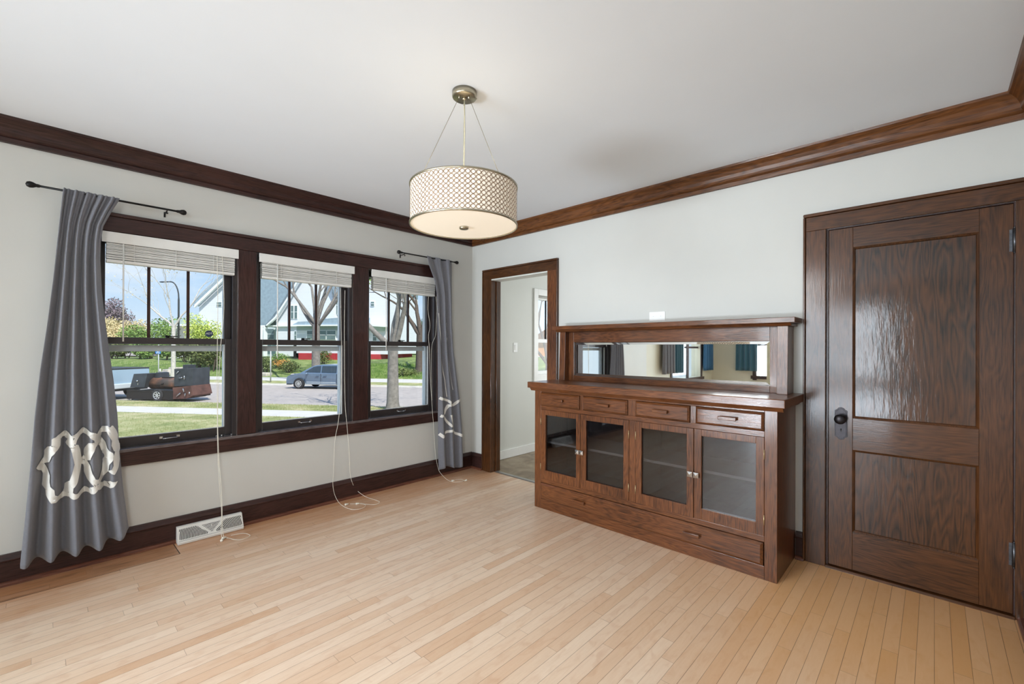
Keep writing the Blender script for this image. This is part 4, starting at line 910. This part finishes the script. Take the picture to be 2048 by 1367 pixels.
# long grass tufts on the bank
rnd = random.Random(77); mb = MB()
for _ in range(5200):
    px = rnd.uniform(735, 880) if rnd.random() < .6 else rnd.uniform(200, 460); v = rnd.uniform(32.6, 38); u = uu(px, v); p0 = C0+SD*u+ND*v; z = gz(u, v); hh = rnd.uniform(.08, .24); q = SD*rnd.uniform(-.08, .08); ww = SD*.02
    mb.add([(p0.x-ww.x, p0.y-ww.y, z-.02), (p0.x+ww.x, p0.y+ww.y, z-.02), (p0.x+q.x, p0.y+q.y, z+hh)], [(0, 1, 2)])
tag(mb.build('tall_grass', MT['leaf_g']), 'long green grass tufts on the bank', 'grass', kind='stuff')
rnd = random.Random(78); mb = MB()
for _ in range(9000):
    v = rnd.choice((rnd.uniform(6, 12.8), rnd.uniform(14.4, 16.15))); px = rnd.uniform(190, 880); u = uu(px, v); p0 = C0+SD*u+ND*v; z = gz(u, v); hh = rnd.uniform(.02, .07); q = SD*rnd.uniform(-.03, .03); ww = SD*.008
    mb.add([(p0.x-ww.x, p0.y-ww.y, z-.01), (p0.x+ww.x, p0.y+ww.y, z-.01), (p0.x+q.x, p0.y+q.y, z+hh)], [(0, 1, 2)])
tag(mb.build('lawn_blades', MT['lawn']), 'short patchy grass blades on the near lawn and verge', 'grass', kind='stuff')
# ---------------------------------------------------------------- smoker trailer
MT['smoke_black'] = plain('smoker_black_steel', srgb(62, 66, 72), .5, .3, var=.3, vs=5)
MT['smoke_dark'] = plain('trailer_frame_steel', srgb(40, 36, 34), .6, .3, var=.2, vs=5)
MT['rust'] = plain('rusty_steel', srgb(92, 62, 54), .75, .1, var=.4, vs=4)
t = NT('smoker_barrel_rust'); v_ = t.obj(); t.p(Base_Color=t.ramp(t.noise(v_, 1.6, 5, .6), [(.38, srgb(70, 62, 58)), (.52, srgb(112, 80, 66)), (.62, srgb(160, 112, 84))]), Roughness=.65, Metallic=.2); MT['barrel'] = t.m
MT['tire'] = plain('black_tire', srgb(44, 44, 46), .85); MT['rim'] = plain('pale_wheel_rim', srgb(214, 214, 212), .35, .6)
tr = ext('smoker_trailer', 345, 17.6, g(17.6), 'black and rusty barbecue smoker on a single-axle trailer parked at the curb', 'trailer')
SC = FPX/ ((at(345, 17.0)-C0).dot(Vector((Fv.x, Fv.y, 0))))   # px per metre there
def X_(px): return (px-345)/SC*1.02
def Z_(y): return zpx(345, 17.2, y)-g(17.6)
def wheel(parent, x, y, r, w_, spokes=8, name='wheel', face=-1):
    o = MB(); T = Matrix.Translation((x, y, r)) @ Matrix.Rotation(PI/2, 4, 'X')
    o.lathe([(r*.62, -w_/2), (r*.93, -w_/2), (r, -w_*.3), (r, w_*.3), (r*.93, w_/2), (r*.62, w_/2), (r*.62, -w_/2)], T, 32); wo_ = o.build(name, MT['tire'], parent)
    q = MB(); yy = y+face*w_*.42
    T2 = Matrix.Translation((x, yy, r)) @ Matrix.Rotation(PI/2, 4, 'X')
    q.lathe([(r*.55, -.006), (r*.63, -.012), (r*.63, .03), (r*.55, .01)], T2, 28); q.lathe([(.0001, .012), (r*.16, .012), (r*.18, -.01)], T2, 16)
    q.lathe([(.0001, .0), (r*.16, .0), (r*.18, -.01)], T2, 16)
    for k in range(spokes):
        a = 2*PI*k/spokes; M_ = T2 @ Matrix.Rotation(a, 4, 'Z'); q.box(r*.1, r*.58, -r*.06, r*.06, -.008, .014, M_)
    q.build('rim', MT['rim'], wo_)
    MB().lathe([(.0001, 0), (r*.6, 0)], Matrix.Translation((x, y+face*w_*.1, r)) @ Matrix.Rotation(PI/2, 4, 'X'), 24).build('hub', MT['dark'], wo_)
    return wo_
mb = MB(); mb.box(X_(270), X_(376), -.62, .62, Z_(798), Z_(782)); mb.box(X_(270), X_(376), -.63, -.60, Z_(783.5), Z_(780)); mb.box(X_(366), X_(412), -.5, .5, Z_(793), Z_(788)); mb.box(X_(354), X_(396), -.6, -.4, Z_(791), Z_(780)); mb.build('trailer_frame', MT['smoke_dark'], tr, bevel=.01)
mb = MB(); mb.tube([(X_(270), 0, Z_(792)), (X_(238), 0, Z_(785))], .045, 8); mb.tube([(X_(270), -.5, Z_(792)), (X_(244), -.05, Z_(786))], .03, 8); mb.tube([(X_(262), -.2, Z_(786)), (X_(262), -.2, Z_(802))], .03, 8); mb.build('tow_hitch', MT['smoke_dark'], tr)
wheel(tr, X_(341), -.58, .27, .18, 7)
wheel(tr, X_(341), .58, .27, .18, 7, face=1)
mb = MB()   # slanted box at the left with lid
mb.prism([(X_(275), Z_(775)), (X_(308), Z_(775)), (X_(311), Z_(747)), (X_(281), Z_(748.5))], 'y', -.55, .45) if False else mb.add([(X_(274), -.55, Z_(775)), (X_(307), -.55, Z_(775)), (X_(311), -.50, Z_(747)), (X_(280), -.50, Z_(748)), (X_(274), .45, Z_(775)), (X_(307), .45, Z_(775)), (X_(311), .4, Z_(747)), (X_(280), .4, Z_(748))], [(0, 1, 2, 3), (5, 4, 7, 6), (4, 0, 3, 7), (1, 5, 6, 2), (3, 2, 6, 7), (4, 5, 1, 0)])
mb.build('food_box', MT['smoke_black'], tr, bevel=.01)
mb = MB(); mb.tube([(X_(291.5), -.54, Z_(762.5)), (X_(292.5), -.60, Z_(761))], .035, 10); mb.build('box_handle', MT['chrome'], tr)
MB().box(X_(293)-.015, X_(293)+.015, -.57, -.53, Z_(770), Z_(766)).build('box_latch', MT['chrome'], tr)
mb = MB(); mb.add([(X_(311), -.2, Z_(760)), (X_(325), -.2, Z_(758)), (X_(323), -.2, Z_(746)), (X_(317), -.2, Z_(745)), (X_(311), .3, Z_(760)), (X_(325), .3, Z_(758)), (X_(323), .3, Z_(746)), (X_(317), .3, Z_(745))], [(0, 1, 2, 3), (5, 4, 7, 6), (4, 0, 3, 7), (1, 5, 6, 2), (3, 2, 6, 7)]); mb.build('exhaust_hood', MT['smoke_black'], tr)
mb = MB(); zc = (Z_(757)+Z_(778))/2; rb = (Z_(757)-Z_(778))/2+.03; T = Matrix.Translation((0, -.1, zc)) @ Matrix.Rotation(PI/2, 4, 'Y'); mb.lathe([(.0001, X_(305)), (rb, X_(305)), (rb, X_(374)), (.0001, X_(374))], T, 28)
mb.build('barrel', MT['barrel'], tr)
mb = MB(); mb.box(X_(330), X_(352), -.2, .0, zc+rb-.03, zc+rb+.03); mb.tube([(X_(337.5), -.1-rb-.02, zc-.02), (X_(342), -.1-rb-.03, zc+.02)], .025, 8); mb.build('barrel_fitting', MT['smoke_dark'], tr)
mb = MB(); mb.box(X_(372), X_(414), -.5, .4, Z_(772), Z_(737)) ; mb.v = [(x+(.04 if z > Z_(750) else 0)*0, y, z+(x-X_(372))*.05) for x, y, z in mb.v]; mb.build('vertical_smoker', MT['smoke_black'], tr, bevel=.012)
mb = MB(); mb.add([(X_(375), -.62, Z_(796.5)), (X_(404), -.62, Z_(795)), (X_(420), -.62, Z_(788)), (X_(415), -.62, Z_(769)), (X_(374), -.62, Z_(774)), (X_(375), .4, Z_(796.5)), (X_(404), .4, Z_(795)), (X_(420), .4, Z_(788)), (X_(415), .4, Z_(769)), (X_(374), .4, Z_(774))], [(0, 1, 2, 3, 4), (9, 8, 7, 6, 5), (0, 5, 6, 1), (1, 6, 7, 2), (2, 7, 8, 3), (3, 8, 9, 4), (4, 9, 5, 0)]); fb = mb.build('firebox', MT['rust'], tr, bevel=.01)
for a, b, c_, d_ in ((380, 746, 384, 742), (386, 755, 392, 754), (397.5, 757, 397.5, 751), (400, 775, 402, 781), (386, 790, 394, 784), (414, 785, 414, 782), (404, 789, 405, 785)):
    mb = MB(); yy = -.52 if b < 760 else -.64; mb.tube([(X_(a), yy, Z_(b)), (X_(a), yy-.04, Z_(b)), (X_(c_), yy-.04, Z_(d_)), (X_(c_), yy, Z_(d_))], .022, 6); mb.build('latch', MT['chrome'], tr)
mb = MB(); mb.box(X_(378), X_(390), -.2, .2, Z_(738)-.02, Z_(729)); mb.build('chimney', MT['smoke_black'], tr)
# ---------------------------------------------------------------- pickup truck (only the tail shows beyond the curtain)
MT['truck'] = plain('pale_blue_truck_paint', srgb(172, 196, 214), .3, .2, var=.03, Coat_Weight=.5)
MT['red'] = plain('red_lens', srgb(196, 40, 34), .25); MT['darkplastic'] = plain('dark_plastic', srgb(54, 58, 62), .6)
tk = ext('pickup_truck', 225, 17.7, g(17.7), 'pale blue pickup truck seen from behind at far left, towing the smoker', 'truck')
S2 = FPX/((at(225, 16.7)-C0).dot(Vector((Fv.x, Fv.y, 0))))
def X2(px): return (px-225)/S2*.92
def Z2(y): return zpx(240, 17.0, y)-g(17.7)
xr_ = X2(272)
mb = MB(); mb.prism([(-.95, Z2(770)), (.95, Z2(770)), (.95, Z2(742)), (.90, Z2(738)), (-.90, Z2(738)), (-.95, Z2(742))], 'x', xr_-2.3, xr_); mb.box(xr_-3.2, xr_-2.3, -.95, .95, Z2(778), Z2(738))
tb = mb.build('truck_bed', MT['truck'], tk, bevel=.03)
def tailM(): return None
mb = MB(); mb.box(xr_-2.3, xr_+.01, -.93, .93, Z2(739.5), Z2(736.5)); mb.build('bed_rail', MT['darkplastic'], tk, bevel=.01)
mb = MB(); mb.box(xr_-.20, xr_+.015, -.965, -.90, Z2(758), Z2(745)); mb.build('tail_light', MT['red'], tk, bevel=.01)
mb = MB(); mb.box(xr_-2.2, xr_+.1, -.97, .9, Z2(778), Z2(768)); mb.build('rear_bumper', MT['storm'], tk, bevel=.03)
mb = MB(); mb.box(xr_-2.2, xr_-.05, -.93, .9, Z2(783), Z2(776)); mb.build('hitch_receiver', MT['darkplastic'], tk)
mb = MB(); mb.box(X2(238), X2(250), -.985, -.972, Z2(777.5), Z2(771)); pl_ = mb.build('license_plate', plain('plate_pale_blue', srgb(190, 218, 226), .4), tk)
mb = MB(); mb.box(X2(244)-.02, X2(244)+.02, -.96, -.952, Z2(758), Z2(751)); mb.box(X2(243)-.06, X2(243)+.06, -.965, -.952, Z2(747), Z2(745.5)); mb.build('tailgate_handle', MT['darkplastic'], tk)
wheel(tk, X2(232), -.78, .37, .24, 6); wheel(tk, X2(232), .78, .37, .24, 6, face=1)
mb = MB(); mb.prism([(xr_-3.2, .5), (xr_-5.2, .5), (xr_-5.6, .62), (xr_-5.6, 1.0), (xr_-4.9, 1.08), (xr_-4.5, 1.62), (xr_-3.4, 1.66), (xr_-3.2, 1.1)], 'y', -.92, .92); mb.build('cab', MT['truck'], tk, bevel=.05)
# ---------------------------------------------------------------- minivan
MT['van'] = plain('steel_blue_van_paint', srgb(112, 132, 152), .3, .25, var=.03, Coat_Weight=.7)
MT['cglass'] = plain('dark_car_glass', srgb(58, 70, 78), .08, 0, var=.1, vs=4)
vn = ext('minivan', 640, 25.4, g(25.4), 'steel blue minivan parked on the far side of the street', 'car')
fw = (at(640, 24.5)-C0).dot(Vector((Fv.x, Fv.y, 0))); S3 = FPX/fw
xo = (uu(569.5, 24.5)-uu(640, 25.4))
def car_body(prof_low, prof_up, hw_low, hw_up, name, mat, parent):
    pass
L_ = 4.85; Hh = zpx(655, 24.9, 727)-g(25.4); k = Hh/1.72
def xx(a): return xo+a*.93
# body profile (x from nose, z)
bod = [(.02, .30), (.0, .45), (.02, .66), (.07, .82), (.40, .97), (1.00, 1.07), (1.30, 1.09), (4.60, 1.10), (4.84, 1.02), (4.90, .55), (4.86, .30)]
gh = [(.98, 1.05), (1.70, 1.48), (2.0, 1.60), (2.5, 1.68), (4.0, 1.66), (4.45, 1.60), (4.82, 1.02)]
def loft(mb, prof, w0, w1, z0, z1):
    n = len(prof); vs = []
    for s_ in (-1, 1):
        for x, z in prof:
            f = (z-z0)/(z1-z0); nose = min(1, (x+.15)/.9); tail = min(1, (5.15-x)/.6)
            vs.append((xx(x), s_*(w0+(w1-w0)*f)*(.78+.22*math.sin(PI/2*nose))*(.9+.1*tail), z*k))
    mb.add(vs, [tuple(range(n)), tuple(range(n, 2*n))[::-1]]+[(i, n+i, n+(i+1) % n, (i+1) % n) for i in range(n)]); return mb
mb = MB(); loft(mb, bod, .93, .93, .3, 1.06); bdy = mb.build('body', MT['van'], vn, bevel=.05, seg=3)
mb = MB(); loft(mb, gh, .90, .70, 1.0, 1.66); mb.build('roof', MT['van'], vn, bevel=.04, seg=3)
def side_w(z): return .90+(.70-.90)*(z-1.0)/(1.66-1.0)
def wpane(pts, name='side_window', mat=None):
    mb = MB()
    vs = [(xx(x), -(side_w(z)*(.985)+.020), z*k) for x, z in pts]; n = len(pts); mb.add(vs+[(a, b+.03, c) for a, b, c in vs], [tuple(range(n))[::-1], tuple(range(n, 2*n))]+[(i, (i+1) % n, n+(i+1) % n, n+i) for i in range(n)]); return mb.build(name, mat or MT['cglass'], vn)
wpane([(1.38, 1.14), (1.92, 1.50), (2.18, 1.56), (2.44, 1.57), (2.46, 1.14)]); wpane([(2.54, 1.14), (2.52, 1.575), (3.52, 1.58), (3.55, 1.14)]); wpane([(3.63, 1.14), (3.60, 1.58), (4.25, 1.56), (4.55, 1.15)])
mb = MB(); mb.add([(xx(1.02), -.74, 1.11*k), (xx(1.02), .74, 1.11*k), (xx(1.70), .62, 1.51*k), (xx(1.70), -.62, 1.51*k), (xx(1.07), -.74, 1.08*k), (xx(1.07), .74, 1.08*k), (xx(1.74), .62, 1.49*k), (xx(1.74), -.62, 1.49*k)], [(3, 2, 1, 0), (4, 5, 6, 7), (0, 1, 5, 4), (2, 3, 7, 6), (1, 2, 6, 5), (3, 0, 4, 7)]); mb.build('windshield', MT['cglass'], vn)
for x in (1.02, 4.05):
    w1_ = wheel(vn, xx(x), -.87, .335*k/.93, .2, 9); wheel(vn, xx(x), .80, .335*k/.93, .2, 9, face=1)
    mb = MB(); T = Matrix.Translation((xx(x), -.925, .345*k)) @ Matrix.Rotation(PI/2, 4, 'X'); mb.lathe([(.0001, -.005), (.395*k, -.005), (.395*k, .02), (.0001, .02)], T, 32); mb.v = [p_ if p_[2] > .14 else (p_[0], p_[1], .14) for p_ in mb.v]; mb.build('wheel_arch', MT['dark'], vn)
mb = MB()
for z_, x0_, x1_ in ((.47, 1.55, 3.55), (.36, 1.45, 3.6)): mb.box(xx(x0_), xx(x1_), -.945, -.92, z_*k, (z_+.03)*k)
mb.build('side_trim', MT['storm'], vn)
mb = MB()
for x in (2.20, 2.72): mb.box(xx(x), xx(x)+.2, -.965, -.925, .90*k, .94*k)
mb.build('door_handle', MT['van'], vn)
mb = MB()
for x in (2.53, 3.62): mb.box(xx(x), xx(x)+.012, -.936, -.925, .36*k, 1.05*k)
mb.build('door_seam', MT['dark'], vn)
mb = MB(); mb.ell((xx(1.62), -1.0, 1.06*k), (.06, .1, .07), 8); mb.build('side_mirror', MT['van'], vn)
mb = MB(); mb.ell((xx(.24), -.66, .74*k), (.22, .16, .075), 8); mb.build('headlight', plain('amber_headlight', srgb(214, 190, 170), .2), vn)
mb = MB(); mb.box(xx(.1), xx(.4), -.86, -.5, .28*k, .33*k); mb.build('front_lip', MT['dark'], vn)
# ---------------------------------------------------------------- signs, poles
MT['signblue'] = plain('sign_blue', srgb(30, 130, 205), .4); MT['pole'] = plain('galvanized_pole', srgb(186, 190, 188), .5, .2)
sg = ext('parking_sign', 316.5, 27.6, None, 'blue and white accessible parking sign on a metal post across the street', 'sign')
zb_, zt_ = zpx(316.5, 27.6, 707)-g(27.6), zpx(316.5, 27.6, 691.5)-g(27.6); cz = (zb_+zt_)/2
mb = MB(); mb.tube([(0, .03, -.1), (0, .03, zt_+.1)], .035, 8); mb.build('post', MT['pole'], sg)
hw = .21; mb = MB(); mb.box(-hw, hw, -.02, -.005, zb_, zt_); pn2 = mb.build('panel', MT['signblue'], sg)
mb = MB(); Y_ = -.024; mb.tube([(-.03, Y_, cz+.12), (-.02, Y_, cz-.02), (.08, Y_, cz-.02), (.12, Y_, cz-.12)], .018, 6); mb.tube([(-.02, Y_, cz+.06), (.06, Y_, cz+.06)], .015, 6); mb.ell((-.035, Y_, cz+.165), (.03, .01, .03), 6)
mb.tube([(.02+.10*math.cos(a_), Y_, cz-.06+.10*math.sin(a_)) for a_ in [PI*.75+PI*1.2*q/10 for q in range(11)]], .016, 6)
mb.box(-.14, -.02, -.0235, -.0205, zb_+.03, zb_+.08); mb.box(.03, .15, -.0235, -.0205, zb_+.03, zb_+.08); mb.box(-hw+.02, hw-.02, -.0225, -.0205, zt_-.03, zt_-.015); mb.build('wheelchair_symbol', MT['white'], pn2)
lp = ext('street_lamp', 357, 52, None, 'tall curved cobra-head street lamp behind the slender tree', 'street lamp')
zt2 = zpx(350, 52, 563)-g(52); pts = [(0, 0, -.2), (0, 0, zt2*.75)]+[(-1.2+1.2*math.cos(a_), 0, zt2*.78+zt2*.22*math.sin(a_)) for a_ in [PI/2*q/6 for q in range(7)]]+[(-2.2, 0, zt2)]
mb = MB(); mb.tube(pts, [.11]*2+[.08]*8, 8); mb.build('pole', MT['darkplastic'], lp); mb = MB(); mb.ell((-2.5, 0, zt2), (.45, .14, .09), 8); mb.build('lamp_head', MT['darkplastic'], lp)
sp2 = ext('sign_post', 541.5, 27.8, None, 'bare metal sign post left of the minivan', 'post'); mb = MB(); mb.tube([(0, 0, -.1), (0, 0, 2.3)], .04, 8); mb.build('post', MT['pole'], sp2)
for px, l in ((292.5, 'small pale yard flag on a stick, left one of the pair before the truck'), (320.5, 'small pale yard flag on a stick, beside the parking sign post')):
    f_ = ext('yard_flag', px, 30.5, g(30.5), l, 'flag'); mb = MB(); mb.tube([(0, 0, -.05), (0, 0, .5)], .012, 6); mb.build('stick', MT['shelf'], f_); MB().ell((0, 0, .58), (.07, .05, .12), 6).build('flag', MT['blind'], f_)
# ---------------------------------------------------------------- steps, walls, railings
MT['stone'] = plain('pale_limestone', srgb(190, 182, 168), .9, var=.25, vs=3, bump=.5, bs=12)
rnd = random.Random(5)
for i, (px, v, y, w_) in enumerate(((336, 33.0, 751, 1.1), (356, 33.2, 752, 1.0), (344, 33.8, 746, 1.2), (366, 34.0, 744, 1.0), (372, 34.6, 738, 1.2), (352, 34.6, 740, .9), (338, 33.4, 741, .8), (860, 33.5, 752, .9), (866, 34.2, 742, .9), (862, 35, 733, 1.0), (596, 32.8, 756, .9), (530, 33, 756, 1.0))):
    z = zpx(px, v, y); o_ = MB(); zz2 = max(z, ongr(px, v)+.1); o_.box(-w_/2, w_/2, -.3, .3, -(zz2-ongr(px, v))-.1, .12); o2 = o_.build('landscape_stone', MT['stone'], bevel=.05); o2.location = at(px, v, zz2); o2.rotation_euler = (0, 0, SANG+rnd.uniform(-.2, .2))
    tag(o2, 'pale rough block of the limestone edging at the foot of the bank' , 'stone', 'limestone blocks edging the bank')
# houses --------------------------------------------------------
def siding(name, a, b, step=.16):
    t = NT(name); v = t.obj(); s = t.n('ShaderNodeSeparateXYZ'); t.l(v, s.inputs[0]); f = t.math('FRACT', t.math('DIVIDE', s.outputs[2], step))
    t.p(Base_Color=t.mix(t.math('LESS_THAN', f, .12), a, b), Roughness=.7); bp = t.bump(f, .4, .02); return t.m
MT['siding'] = siding('white_lap_siding', srgb(232, 234, 240), srgb(184, 190, 200)); MT['siding2'] = siding('cream_lap_siding', srgb(222, 220, 206), srgb(170, 170, 160))
MT['shingle'] = plain('blue_grey_shingles', srgb(146, 164, 176), .9, var=.12, vs=3); MT['shingle_d'] = plain('slate_shingles', srgb(118, 132, 142), .9, var=.15, vs=3)
MT['redf'] = plain('red_foundation', srgb(178, 54, 62), .8, var=.08, vs=2); MT['hw'] = plain('house_white_trim', srgb(238, 242, 242), .6)
MT['hglass'] = plain('house_window_glass', srgb(100, 120, 120), .12, var=.2, vs=2); MT['porchshade'] = plain('porch_grey_green', srgb(176, 192, 186), .8, var=.06)
def house(px, v, label, rz=0): return ext('house', px, v, 0, label, 'house', rz=rz)
def hbox(h, name, mat, px0, px1, v0, v1, y0, y1, vref=None, bevel=0):
    """box by pixel columns / rows measured on its street face at distance v0 (real position, real depth)"""
    vr = v0 if vref is None else vref; L = h.matrix_world
    pc_ = (px0+px1)/2; z0, z1 = zpx(pc_, vr, y0), zpx(pc_, vr, y1); u0, u1 = uu(px0, vr), uu(px1, vr)
    inv = Matrix.Rotation(-SANG, 4, 'Z') @ Matrix.Translation(-h.location); mb = MB(); vs = []
    for z in (z0, z1):
        for u, w_ in ((u0, v0), (u1, v0), (u1, v1), (u0, v1)): p_ = C0+SD*u+ND*w_; vs.append(inv @ Vector((p_.x, p_.y, z)))
    mb.add(vs, [(0, 3, 2, 1), (4, 5, 6, 7), (0, 1, 5, 4), (1, 2, 6, 5), (2, 3, 7, 6), (3, 0, 4, 7)]); return mb.build(name, mat, h, bevel=bevel)
def hprism(h, name, mat, pts, v0, v1, vref=None):
    vr = v0 if vref is None else vref; inv = Matrix.Rotation(-SANG, 4, 'Z') @ Matrix.Translation(-h.location); mb = MB(); vs = []; n = len(pts)
    for w_ in (v0, v1):
        for px, y in pts: p_ = C0+SD*uu(px, vr)+ND*w_; vs.append(inv @ Vector((p_.x, p_.y, zpx(px, vr, y))))
    mb.add(vs, [tuple(range(n))[::-1], tuple(range(n, 2*n))]+[(i, (i+1) % n, n+(i+1) % n, n+i) for i in range(n)]); return mb.build(name, mat, h)
def hwin(h, px0, px1, y0, y1, v, grid_=False):
    f = hbox(h, 'house_window', MT['hw'], px0-.8, px1+.8, v-.08, v+.05, y0+1, y1-1)
    hbox(f, 'pane', MT['hglass'], px0, px1, v-.12, v-.05, y0, y1) if False else None
    o = hbox(h, 'pane', MT['hglass'], px0, px1, v-.12, v-.06, y0, y1); o.parent = f
    m = hbox(h, 'window_bar', MT['hw'], px0, px1, v-.15, v-.11, (y0+y1)/2+.4, (y0+y1)/2-.4); m.parent = f
    return f
# house A: gable rake rising to the right, behind the yellow-green bush
hA = house(430, 59, 'white gabled house whose roof edge rises at the upper right of the left window')
hprism(hA, 'gable_wall', MT['siding'], [(398, 712), (398, 606), (470, 536), (542, 606), (542, 712)], 59, 68)
hprism(hA, 'roof', MT['shingle'], [(386, 611), (470, 530), (554, 611), (554, 605), (470, 523), (386, 604)], 58.4, 68.5)
hprism(hA, 'rake_board', MT['hw'], [(388, 615), (470, 537), (552, 615), (552, 609), (470, 530.5), (388, 609)], 58.2, 58.5)
hwin(hA, 433, 442, 612, 604, 59)
hbox(hA, 'porch_fascia', MT['hw'], 338, 400, 57.2, 59, 651, 648); hbox(hA, 'porch_roof', MT['porchshade'], 345, 398, 57.3, 59, 648, 640); hbox(hA, 'porch_wall', MT['siding2'], 350, 400, 58.8, 62, 712, 651)
# porch railing with balusters
rl = ext('porch_railing', 380, 44.6, None, 'white porch railing with balusters beyond the pale tree', 'railing')
zr0, zr1 = zpx(380, 44.6, 702)-rl.location.z, zpx(380, 44.6, 686)-rl.location.z; x0_, x1_ = uu(352, 44.6)-uu(380, 44.6), uu(424, 44.6)-uu(380, 44.6)
mb = MB(); mb.box(x0_, x1_, -.05, .05, zr1-.06, zr1); mb.box(x0_, x1_, -.05, .05, zr0, zr0+.06)
n_ = 26
for i in range(n_+1): q = x0_+(x1_-x0_)*i/n_; mb.box(q-.03, q+.03, -.03, .03, zr0, zr1)
mb.build('railing_panel', MT['hw'], rl); mb = MB(); mb.box(x0_, x1_, -.1, 1.4, zr0-.55, zr0-.02); mb.build('deck', plain('dark_deck_boards', srgb(84, 70, 62), .8), rl)
mb = MB(); mb.tube([(x0_-.2, -.4, zr0-.7), (x0_-2.6, -3, zr0-2.1)], .045, 6); mb.tube([(x0_+1.4, -.4, zr0-.5), (x0_-.6, -3, zr0-1.9)], .045, 6); mb.build('stair_rail', MT['hw'], rl)
# house B: steep blue roof and lap-sided gable
hB = house(585, 45, 'white lap-sided house with steep blue-grey roof behind the minivan')
hprism(hB, 'side_roof', MT['shingle'], [(505, 652), (531, 651), (552, 622), (574, 590), (596, 552), (600, 530), (505, 530)], 48, 49)
hprism(hB, 'gable_wall', MT['siding'], [(552, 712), (552, 640), (575, 604), (600, 557), (628, 520), (664, 580), (664, 712)], 45, 55)
hprism(hB, 'roof', MT['shingle_d'], [(530, 653), (549, 634), (574, 595), (596, 555), (628, 508), (668, 590), (668, 584), (628, 502), (595, 549), (572, 590), (548, 629), (530, 649)], 44.5, 55)
hprism(hB, 'rake_board', MT['hw'], [(533, 651.5), (551, 635.5), (576, 597), (598, 557), (628, 512), (628, 508), (596, 554), (574, 594), (549, 633), (531, 650)], 44.3, 44.6)
hwin(hB, 581.5, 586, 636, 611, 45); hwin(hB, 589, 593.5, 636, 611, 45)
hbox(hB, 'belt_trim', MT['hw'], 520, 600, 44.7, 45, 652.5, 650); hbox(hB, 'porch_column', MT['hw'], 526.5, 530, 44.5, 44.9, 712, 652); hbox(hB, 'porch_column', MT['hw'], 521, 522.5, 44.5, 44.9, 712, 652)
hbox(hB, 'porch_interior', MT['porchshade'], 531, 552, 46.5, 47, 712, 652); hwin(hB, 534, 547, 678, 657, 46.4)
hwin(hB, 589, 592, 678, 662, 45)
# house C: white porch in front
hC = house(660, 42, 'white single-storey porch house with red foundation behind the tree and minivan')
hprism(hC, 'porch_roof', MT['shingle'], [(584, 649), (596, 643), (640, 641), (650, 637), (716, 632), (716, 649)], 41.4, 46)
hbox(hC, 'fascia', MT['hw'], 584, 716, 41.2, 41.4, 651.5, 648.8)
hbox(hC, 'porch_wall', MT['porchshade'], 593, 716, 42, 46, 663, 651.5); hbox(hC, 'wall', MT['siding'], 593, 716, 41.9, 46, 706, 660)
hwin(hC, 614, 626, 676, 661, 41.85); hwin(hC, 637.5, 651, 678, 661, 41.85); hwin(hC, 653.5, 670, 678, 661, 41.85)
hbox(hC, 'foundation', MT['redf'], 597, 716, 41.85, 46, 722, 706); hprism(hC, 'upper_wall', MT['siding2'], [(646, 641), (646, 560), (716, 560), (716, 636)], 46, 52)
hwin(hC, 655, 674, 628, 592, 45.95); hbox(hC, 'upper_trim', MT['hw'], 646, 716, 45.8, 46, 594, 591)
hbox(hC, 'basement_door', MT['dark'], 587, 592, 42, 43, 716, 690)
# house D: white house seen in the right window
hD = house(745, 44, 'white house with small attic window and red foundation at the left of the right window')
hbox(hD, 'wall', MT['siding'], 716.5, 774, 44, 53, 708, 560); hprism(hD, 'roof', MT['shingle_d'], [(710, 562), (745, 520), (780, 562), (780, 556), (745, 512), (710, 556)], 43.5, 53.5)
hprism(hD, 'porch_roof', MT['hw'], [(716, 646), (740, 646), (770, 651), (770, 653.5), (716, 650)], 43, 44); hbox(hD, 'porch_beam', MT['porchshade'], 716.5, 767, 43.6, 44, 661, 652)
hwin(hD, 741.5, 747.5, 611, 603, 44); hwin(hD, 745.5, 752, 681, 665, 44); hbox(hD, 'foundation', MT['redf'], 716.5, 760, 43.9, 53, 722, 708)
hE = house(855, 62, 'pale garage and fence far behind the dark tree at right'); hbox(hE, 'wall', MT['hw'], 790, 833, 60, 66, 705, 664); hbox(hE, 'wall', MT['siding2'], 842, 905, 60, 68, 705, 640); hprism(hE, 'roof', MT['shingle'], [(838, 642), (872, 612), (908, 642)], 59.5, 68)
# houses beyond the kitchen window
hF = house(1092, 44, 'brown-roofed house seen through the kitchen window'); hbox(hF, 'wall', plain('tan_house_wall', srgb(196, 140, 92), .8), 1066, 1130, 44, 52, 712, 676); hprism(hF, 'roof', plain('brown_shingles', srgb(120, 92, 72), .9), [(1060, 678), (1095, 655), (1136, 678)], 43.5, 53)
# parked cars in the lot at far left, seen side-on through the shrubs
def small_car(px, v, mat, label):
    r = ext('car', px, v, ongr(px, v)+.12, label, 'car', 'parked cars in the far lot'); mb = MB()
    mb.prism([(-2.2, .3), (2.2, .3), (2.25, .75), (1.7, .92), (-1.9, .92), (-2.25, .8)], 'y', -.85, .85); mb.build('body', mat, r, bevel=.05)
    mb = MB(); mb.prism([(-1.5, .92), (1.1, .92), (.6, 1.4), (-1.1, 1.42)], 'y', -.72, .72); mb.build('cabin', MT['cglass'], r, bevel=.04)
    for x in (-1.35, 1.35): mb = MB(); mb.tube([(x, -.9, .33), (x, .9, .33)], .33, 16); mb.build('wheel', MT['tire'], r)
small_car(206, 53, MT['hw'], 'white car in the far lot at the left edge of the left window'); small_car(264, 62, MT['hw'], 'white car in the far lot, right of the first white car')
small_car(300, 52, MT['darkplastic'], 'dark car in the far lot left of the parking sign')
